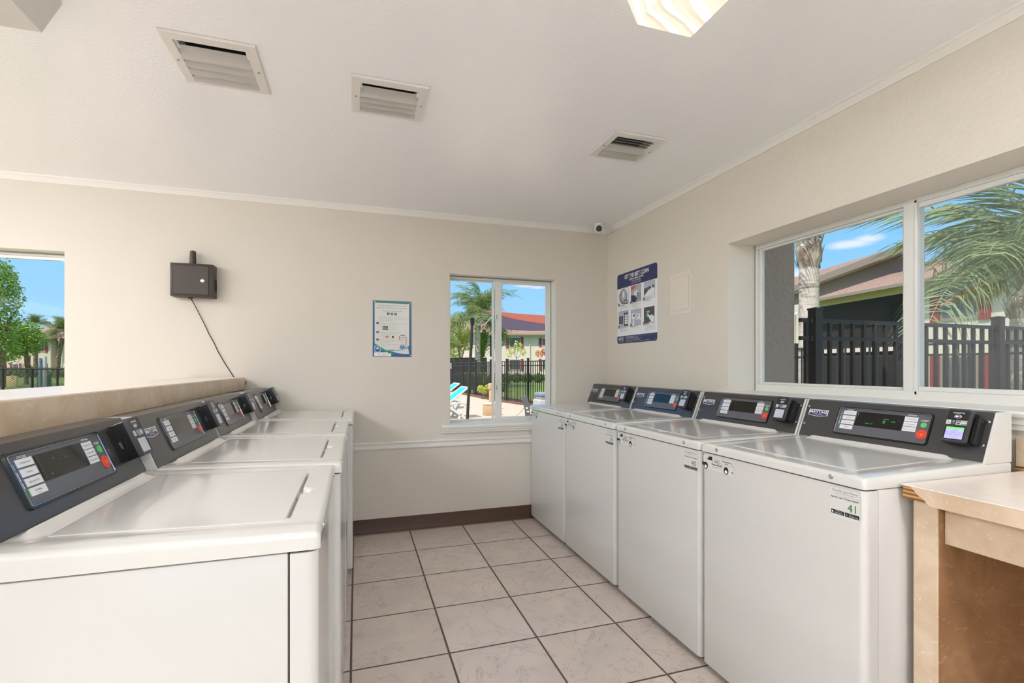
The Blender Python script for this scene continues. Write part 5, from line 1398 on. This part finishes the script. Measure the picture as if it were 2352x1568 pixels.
def leafy(name, label, cat, base, blobs, key, n_, size, trunk=None, group=None, key2=None, trunk_key='bark'):
    r_ = random.Random(hash(label) % 1000 if False else len(label) * 13 + n_)
    t = thing(name, label, cat, base, 0, group); b0 = Vector(base)
    if trunk:
        mb = MB()
        for pts, rads in trunk: mb.tube([Vector(p) - b0 for p in pts], rads, trunk_key, 8)
        mb.build('trunk', t)
    tot = sum(rx * ry * rz for _, (rx, ry, rz) in blobs); mb = MB()
    for c, (rx, ry, rz) in blobs:
        c = Vector(c) - b0
        for k in range(int(n_ * rx * ry * rz / tot) + 1):
            v = Vector((r_.gauss(0, 1), r_.gauss(0, 1), r_.gauss(0, 1))).normalized() * r_.uniform(.35, 1) ** .5
            q = c + Vector((v.x * rx, v.y * ry, v.z * rz))
            n3 = (v + Vector((r_.uniform(-1, 1), r_.uniform(-1, 1), r_.uniform(-1, 1)))).normalized()
            a = n3.cross(Vector((.3, .2, 1))).normalized() * size * r_.uniform(.6, 1.2); b_ = n3.cross(a).normalized() * size * r_.uniform(.35, .6)
            mb.add([q - a, q + b_, q + a, q - b_], [(0, 1, 2, 3)], key2 if key2 and r_.random() < .06 else key)
    me = mesh_from(mb, 'foliage', fix=False); link_obj('foliage', me, t)
    return t
def blobs_px(lst, d):
    out = []
    for px, py, rpx, rpy in lst: out.append((at(px, py, d), (rpx * d / FPX, max(rpx, rpy) * d / FPX * .9, rpy * d / FPX)))
    return out
# left window trees
d = 30
b = at(4, 870, d)
leafy('oak_tree', 'tall bright green tree at the left edge of the left window', 'tree', (b.x, b.y, G0), blobs_px([(-40, 640, 60, 70), (-10, 670, 50, 55), (18, 660, 24, 34), (30, 690, 26, 26), (-5, 625, 26, 26), (12, 730, 34, 26), (42, 714, 13, 10), (48, 696, 10, 8), (-30, 760, 60, 60), (0, 800, 40, 40)], d), 'leaf_oak', 7000, .10,
      trunk=[([(b.x, b.y, G0), at(0, 800, d), at(-10, 700, d), at(-14, 640, d)], [.3, .24, .16, .06]), ([at(0, 800, d), at(24, 730, d), at(40, 710, d)], [.14, .07, .03])], group='green trees')
d = 34
b = at(60, 868, d)
leafy('oak_tree', 'round low green tree before the building in the left window', 'tree', (b.x, b.y, G0), blobs_px([(60, 770, 30, 26), (40, 785, 36, 28), (85, 782, 22, 22), (72, 752, 20, 14), (30, 760, 28, 22), (98, 775, 10, 9), (60, 800, 30, 18), (15, 800, 30, 30), (5, 770, 30, 28)], d), 'leaf_oak', 7000, .085,
      trunk=[([(b.x, b.y, G0), at(62, 830, d), at(58, 790, d)], [.16, .14, .08])], group='green trees')
# hedge rows, bushes, shrubs
def hedge(label, pts, h, w_, key, n_, size, z0=0.0):
    bl = []
    for i in range(len(pts) - 1):
        a, c = Vector(pts[i]), Vector(pts[i + 1]); m_ = max(1, int((c - a).length / (w_ * .9)))
        for k in range(m_):
            q = a.lerp(c, (k + .5) / m_); bl.append(((q.x, q.y, G0 + z0 + h / 2), (w_ / 2 * 1.2, w_ / 2, h / 2)))
    return leafy('hedge', label, 'hedge', (pts[0][0], pts[0][1], G0), bl, key, n_, size)
a = at(1128, 878, 40); c = at(1275, 878, 38)
hedge('clipped green hedge across the lawn in the middle window', [(a.x, a.y), (c.x, c.y)], .78, .9, 'leaf_hedge', 5200, .07)
a = at(1025, 900, 28); c = at(1120, 905, 24)
hedge('dark leafy hedge just behind the pool fence', [(a.x + .6, a.y), (c.x + .9, c.y)], .95, .8, 'leaf_hedge', 4200, .06)
d = 30; b = at(1060, 885, d)
leafy('bush', 'loose yellow green tree left of the palm in the middle window', 'tree', (b.x, b.y, G0), blobs_px([(1050, 780, 26, 24), (1066, 768, 20, 22), (1040, 755, 22, 18), (1075, 790, 16, 16), (1045, 805, 22, 18), (1030, 780, 16, 26)], d), 'leaf_yellow', 3600, .07,
      trunk=[([(b.x, b.y, G0), at(1058, 830, d), at(1052, 790, d)], [.10, .07, .03]), ([at(1058, 830, d), at(1070, 790, d)], [.05, .02])])
d = 31; b = at(1112, 885, d)
leafy('bush', 'dark green tree right behind the palm in the middle window', 'tree', (b.x, b.y, G0), blobs_px([(1106, 790, 12, 26), (1112, 775, 9, 18), (1104, 812, 11, 12)], d), 'leaf_oak', 1500, .08, trunk=[([(b.x, b.y, G0), at(1108, 830, d), at(1106, 800, d)], [.08, .06, .03])])
d = 27; b = at(1185, 868, d)
leafy('crape_myrtle', 'airy shrub with orange flowers beyond the fence in the middle window', 'shrub', (b.x, b.y, G0), blobs_px([(1176, 806, 10, 9), (1190, 796, 11, 11), (1202, 808, 8, 9), (1170, 816, 7, 6), (1186, 785, 5, 5)], d), 'leaf_yellow', 420, .055,
      trunk=[([(b.x, b.y, G0), at(1186, 822, d), at(1178, 806, d)], [.02, .014, .006]), ([at(1186, 822, d), at(1190, 796, d)], [.014, .006]), ([at(1186, 824, d), at(1202, 808, d)], [.014, .006])], key2='flower')
d = 28; b = at(1240, 868, d)
leafy('crape_myrtle', 'shrub with coral pink flowers at the right edge of the middle window', 'shrub', (b.x, b.y, G0), blobs_px([(1240, 812, 12, 9), (1252, 806, 10, 9)], d), 'flower', 260, .06,
      trunk=[([(b.x, b.y, G0), at(1240, 822, d)], [.02, .01])], key2='leaf_yellow')
d = 19.5; b = at(1108, 912, d)
leafy('bush', 'low bush with yellow leaves at the foot of the pool fence', 'shrub', (b.x + .5, b.y, G0), blobs_px([(1104, 893, 9, 9), (1113, 897, 9, 9), (1120, 890, 6, 8)], d), 'leaf_yellow', 900, .035)

# ------------------------------------------------------------------ outdoors: buildings
def shutter(mb, x0, x1, z0_, z1_, y=-.04, key='shutter'):
    mb.box(x0, x1, y, -.005, z0_, z1_, key)
def facade(name, label, O, ang, parts, group='apartment buildings'):
    t = thing(name, label, 'building', O, ang, group)
    return t
def window_unit(t, x0, x1, z0_, z1_, sh=.34, y=0):
    mb = MB(); mb.box(x0 - .06, x1 + .06, y - .05, y - .01, z0_ - .08, z1_ + .06, 'stucco'); f_ = mb.build('window', t)
    mb = MB(); mb.box(x0, x1, y - .06, y - .051, z0_, z1_, 'dark_win'); mb.box((x0 + x1) / 2 - .015, (x0 + x1) / 2 + .015, y - .066, y - .0605, z0_, z1_, 'gunmetal'); mb.build('pane', f_)
    if sh:
        for a, c in ((x0 - .1 - sh, x0 - .1), (x1 + .1, x1 + .1 + sh)):
            mb = MB(); mb.box(a, c, y - .075, y - .02, z0_ - .12, z1_ + .10, 'shutter')
            for zz in (z0_ + .06, z1_ - .14): mb.box(a, c, y - .082, y - .0755, zz, zz + .05, 'shutter')
            mb.build('shutter', t)
# building seen in the middle window (two storeys, cream, red shutters)
dB = 55.0; k_ = dB / FPX
O = at(1118, 880, dB); O.z = G0
ang = -YAW
def hx(px): return (px - 1118) * k_
def hz(py): return EYE + (HZ - py) * k_ - G0
t = facade('apartment_building', 'cream two storey apartment building with red shutters in the middle window', O, ang, None)
mb = MB(); mb.box(hx(1118), hx(1330), 0, 5.2, 0, hz(769), 'stucco'); mb.build('wall', t)
mb = MB(); mb.box(hx(1125), hx(1132), -.03, -.005, hz(818), hz(772), 'dark_screen'); mb.build('balcony_screen', t)
window_unit(t, hx(1171), hx(1194), hz(797), hz(776), .30); window_unit(t, hx(1171), hx(1194), hz(848), hz(826), .30)
window_unit(t, hx(1246), hx(1269), hz(793), hz(778), .30); window_unit(t, hx(1246), hx(1269), hz(848), hz(826), .30)
mb = MB(); mb.tube([(hx(1217), -.08, 0), (hx(1217), -.08, hz(775)), (hx(1215), -.35, hz(770))], .06, 'stucco', 8); mb.build('downspout', t)
mb = MB(); ey = hz(768); ry = hz(738)
A, Bq = hx(1110), hx(1335)
mb.add([(A, -.6, ey), (Bq, -.6, ey), (Bq, 5.8, ey), (A, 5.8, ey), (A + 2.0, 2.6, ry + .1), (Bq - 2.4, 2.6, ry + .1)], [(0, 1, 5, 4), (1, 2, 5), (2, 3, 4, 5), (3, 0, 4), (0, 3, 2, 1)], 'shingle'); mb.box(A, Bq, -.62, -.55, ey - .12, ey + .04, 'fascia'); mb.build('roof', t)
dB = 62.0; k2 = dB / FPX
O = at(1000, 880, dB); O.z = G0
t = facade('apartment_building', 'brown roofed building behind the palm at the left of the middle window', O, ang, None)
def gx(px): return (px - 1000) * k2
def gz(py): return EYE + (HZ - py) * k2 - G0
mb = MB(); mb.box(gx(960), gx(1125), 0, 8, 0, gz(762), 'stucco'); mb.build('wall', t)
mb = MB(); mb.box(gx(1000), gx(1122), -.05, -.005, .6, gz(822), 'dark_screen'); mb.build('patio_screen', t)
mb = MB(); mb.box(gx(1000), gx(1124), -.12, -.005, gz(821), gz(816), 'stucco'); mb.build('beam', t)
mb = MB(); mb.add([(gx(950), -.7, gz(764)), (gx(1130), -.7, gz(764)), (gx(1130), 8, gz(764)), (gx(950), 8, gz(764)), (gx(960), 4, gz(722)), (gx(1112), 4, gz(722))], [(0, 1, 5, 4), (1, 2, 5), (2, 3, 4, 5), (3, 0, 4), (0, 3, 2, 1)], 'shingle'); mb.build('roof', t)

# building seen in the left window
dB = 62.0; k3 = dB / FPX
O = at(0, 860, dB); O.z = G0
t = facade('apartment_building', 'cream building with brown roof and red shutters in the left window', O, ang, None)
def lx_(px): return px * k3
def lz(py): return EYE + (HZ - py) * k3 - G0
mb = MB(); mb.box(lx_(14), lx_(116), 0, 9, 0, lz(778), 'stucco_shaded'); mb.build('wall', t)
mb = MB(); mb.box(lx_(120), lx_(210), .8, 9, 0, lz(778), 'stucco'); mb.build('wall', t)
mb = MB(); mb.box(lx_(58), lx_(70), -.02, .02, 0, lz(818), 'dark_screen'); mb.build('stair_opening', t)
window_unit(t, lx_(88), lx_(102), lz(807), lz(787), .32); window_unit(t, lx_(30), lx_(43), lz(850), lz(836), .24); window_unit(t, lx_(88), lx_(103), lz(850), lz(836), .24)
mb = MB()
for k in range(9): mb.box(lx_(46) + k * .16, lx_(46) + k * .16 + .2, -1.0, -.1, .2 + k * .17, .28 + k * .17, 'fascia')
mb.bar((lx_(46), -1.0, 1.1), (lx_(46) + 1.5, -1.0, 2.7), .05, .05, 'fascia'); mb.build('stairs', t)
for px in (118, 144):
    mb = MB(); mb.tube([(lx_(px), -.1, 0), (lx_(px), -.1, lz(790)), (lx_(px) - .35, -.3, lz(780))], .07, 'stucco', 8); mb.build('downspout', t)
mb = MB(); mb.add([(lx_(10), -.8, lz(778)), (lx_(131), -.8, lz(778)), (lx_(131), 9.5, lz(778)), (lx_(10), 9.5, lz(778)), (lx_(40), 4.3, lz(742)), (lx_(108), 4.3, lz(742))], [(0, 1, 5, 4), (1, 2, 5), (2, 3, 4, 5), (3, 0, 4), (0, 3, 2, 1)], 'shingle')
mb.add([(lx_(118), 0, lz(779)), (lx_(220), 0, lz(779)), (lx_(220), 9, lz(779)), (lx_(118), 9, lz(779)), (lx_(165), 4.5, lz(752)), (lx_(220), 4.5, lz(752))], [(0, 1, 5, 4), (1, 2, 5), (2, 3, 4, 5), (3, 0, 4), (0, 3, 2, 1)], 'shingle'); mb.build('roof', t)
a = at(-20, 862, 58); c = at(160, 862, 56)
hedge('low dark hedge at the foot of the building in the left window', [(a.x, a.y), (c.x, c.y)], 1.0, 1.0, 'leaf_hedge', 2600, .10)
p = at(98, 886, 28)
t = thing('utility_cabinet', 'dark green utility cabinet behind the chain link fence', 'cabinet', (p.x, p.y, G0), -YAW)
mb = MB(); mb.bbox(-.20, .24, -.15, .3, 0, .82, .02, 'util_green'); mb.build('body', t); mb = MB(); mb.bbox(-.02, .26, -.18, -.15, .06, .80, .01, 'util_green'); mb.build('door', t)
p = at(95, 884, 26)
t = thing('utility_post', 'pale grey square post with a meter tube behind the chain link fence', 'post', (p.x, p.y, G0), -YAW)
mb = MB(); mb.bbox(-.16, .20, 0, .12, .0, 1.85, .01, 'bin_grey'); mb.build('panel', t); mb = MB(); mb.tube([(-.02, -.05, 0), (-.02, -.05, 1.75)], .05, 'bin_lid', 10); mb.build('pipe', t)
p = at(28, 874, 30)
mb = MB(); mb.bbox(-.25, .25, -.1, .1, .0, .72, .02, 'yellow_box'); o = mb.build('yellow_board'); o.location = (p.x, p.y, G0 - .0); tag(o, 'pale yellow board standing on the grass beyond the chain link fence', 'board')

# building seen in the wide right window
P0 = at(2200, 841.5, 22.0); U = Vector((-.20, -.98, 0)).normalized()      # along the facade, towards the camera
Nn = Vector((-.98, .20, 0)).normalized()                                    # facing this room
angR = math.atan2(U.y, U.x)
t = facade('apartment_building', 'large building with red shutters and dark screened balconies in the right window', (P0.x, P0.y, -.45), angR, None)
Zb = -.45
def rp(px, py, off=0.0):
    """facade coordinates (along, up) of a pixel, on the plane standing off metres in front of the facade"""
    q = on_plane(px, py, P0 + Nn * off, Nn) - P0
    return q.dot(U), q.z - (Zb - 0) + P0.z
def RX(px, off=0): return rp(px, 800, off)[0]
def RZ(px, py, off=0): return rp(px, py, off)[1]
# local frame: x along U, y = into the building (local y = rot90(U) = -(-Nn)?)
yin = Vector((-U.y, U.x, 0))
sgn = 1 if yin.dot(-Nn) > 0 else -1
def bxr(mb, x0, x1, d0, d1, z0_, z1_, key):
    """d = depth into the building (negative = towards us)"""
    ya, yb = sorted((d0 * sgn, d1 * sgn)); mb.box(min(x0, x1), max(x0, x1), ya, yb, z0_, z1_, key)
eave = RZ(2200, 631)
xs_l, xs_m, xs_r = RX(1872), RX(2108), RX(2326)
mb = MB(); bxr(mb, xs_m, xs_r, 0, 8, 0, eave, 'stucco'); mb.build('wall', t)
mb = MB(); bxr(mb, xs_r, xs_r + 6, 1.6, 8, 0, eave, 'stucco_shaded'); mb.build('wall', t)
mb = MB(); bxr(mb, RX(1815) - 4, xs_m, 2.2, 8, 0, eave + .4, 'stucco'); mb.build('wall', t)
zbeam = RZ(2000, 802); zscr = eave - .42
mb = MB(); bxr(mb, xs_l + .1, xs_m, .05, .12, zbeam + .12, zscr, 'dark_screen'); mb.build('balcony_screen', t)
mb = MB(); bxr(mb, xs_l + .1, xs_m, .1, .2, 0, zbeam - .14, 'dark_screen'); mb.build('patio_screen', t)
mb = MB(); bxr(mb, xs_l, xs_m, 0, .3, zbeam - .13, zbeam + .11, 'stucco'); mb.build('beam', t)
mb = MB(); bxr(mb, xs_l - .25, xs_m, 0, .3, zscr, eave, 'stucco_shaded'); mb.build('beam', t)
mb = MB(); bxr(mb, xs_l - .35, xs_l + .1, -.02, 2.3, 0, eave, 'stucco'); mb.build('column', t)
mb = MB(); xd = RX(1832)
for k in (0,): mb.tube([(xd, -.2 * sgn * -1 * -1, 0), (xd, -.2 * sgn, eave - .7), (xd - .9, .6 * sgn, eave - .5)], .09, 'stucco', 8)
mb.build('downspout', t)
def rwin(pxl, pxr, pyt, pyb, sill=True):
    x0, x1 = RX(pxl), RX(pxr); z1_ = RZ(2160, pyt); z0_ = RZ(2160, pyb)
    x0, x1 = min(x0, x1), max(x0, x1)
    mb = MB(); bxr(mb, x0 - .12, x1 + .12, -.05, -.01, z0_ - .16, z1_ + .08, 'fascia'); f_ = mb.build('window', t)
    mb = MB(); bxr(mb, x0, x1, -.058, -.051, z0_, z1_, 'dark_win'); bxr(mb, (x0 + x1) / 2 - .02, (x0 + x1) / 2 + .02, -.066, -.059, z0_, z1_, 'gunmetal'); mb.build('pane', f_)
    for a, c in ((x0 - .60, x0 - .14), (x1 + .14, x1 + .60)):
        mb = MB(); bxr(mb, a, c, -.08, -.02, z0_ - .22, z1_ + .10, 'shutter')
        for zz in (z0_ + .02, z1_ - .2): bxr(mb, a, c, -.09, -.0805, zz, zz + .04, 'shutter')
        mb.build('shutter', t)
rwin(2167, 2243, 662, 731)
rwin(2167, 2243, 822, 905)
# roofs: low roof over the facade, siding gable and high roof behind
def Lp(x, d, z): return (x, d * sgn, z)
mb = MB()
xa, xb = RX(1872) - .3, xs_r + 3
slope = .42; dd = 6.0
v = [Lp(xa, -.7, eave - .05), Lp(xb, -.7, eave - .05), Lp(xb, dd, eave + slope * dd), Lp(xa + 5.2, dd, eave + slope * dd)]
mb.quadz(v, .14, (0, -slope * sgn, 1), 'shingle'); mb.build('low_roof', t)
mb = MB(); mb.bar(Lp(xa, -.72, eave - .10), Lp(xb, -.72, eave - .10), .10, .16, 'fascia'); mb.build('gutter', t)
# siding gable plane, 4.5 m back
off = -3.0
def sp2(px, py): x, z = rp(px, py, off); return x, z
g = [sp2(1800, 720), sp2(1800, 684), sp2(1876, 655), sp2(2060, 588), sp2(2120, 566), sp2(2120, 640), sp2(1960, 700)]
mb = MB(); mb.quadz([Lp(x, -off, z) for x, z in g], .1, (0, -sgn, 0), 'siding'); mb.build('gable', t)
f0, f1 = sp2(1790, 681), sp2(2150, 550)
mb = MB(); mb.bar(Lp(f0[0], -off - .35, f0[1]), Lp(f1[0], -off - .35, f1[1]), .5, .42, 'fascia'); mb.build('fascia', t)
h0, h1 = sp2(1790, 676), sp2(2150, 545)
r0 = rp(1790, 645, -9.0); r1 = rp(2150, 555, -9.0)
mb = MB(); mb.quadz([Lp(h0[0], -off - .6, h0[1] + .05), Lp(h1[0], -off - .6, h1[1] + .05), Lp(r1[0], 9, r1[1]), Lp(r0[0], 9, r0[1])], .12, (0, -.3 * sgn, 1), 'shingle'); mb.build('high_roof', t)
# steps and rail at the far right
p = at(2344, 893, 13.0)
t = thing('entrance_steps', 'tan block steps with a thin black rail at the right edge of the wide window', 'steps', (p.x, p.y, G0), angR)
mb = MB()
for k in range(4): mb.box(k * .28, 2.4, -.2, 1.2, k * .18, (k + 1) * .18 - .012, 'brick_tan')
mb.build('treads', t)
mb = MB(); mb.tube([(-.15, -.25, .8), (1.4, -.25, 1.65)], .014, 'gunmetal', 6)
for k in range(5): mb.tube([(k * .3, -.25, .0), (k * .3, -.25, .88 + k * .165)], .008, 'gunmetal', 6)
mb.build('handrail', t)
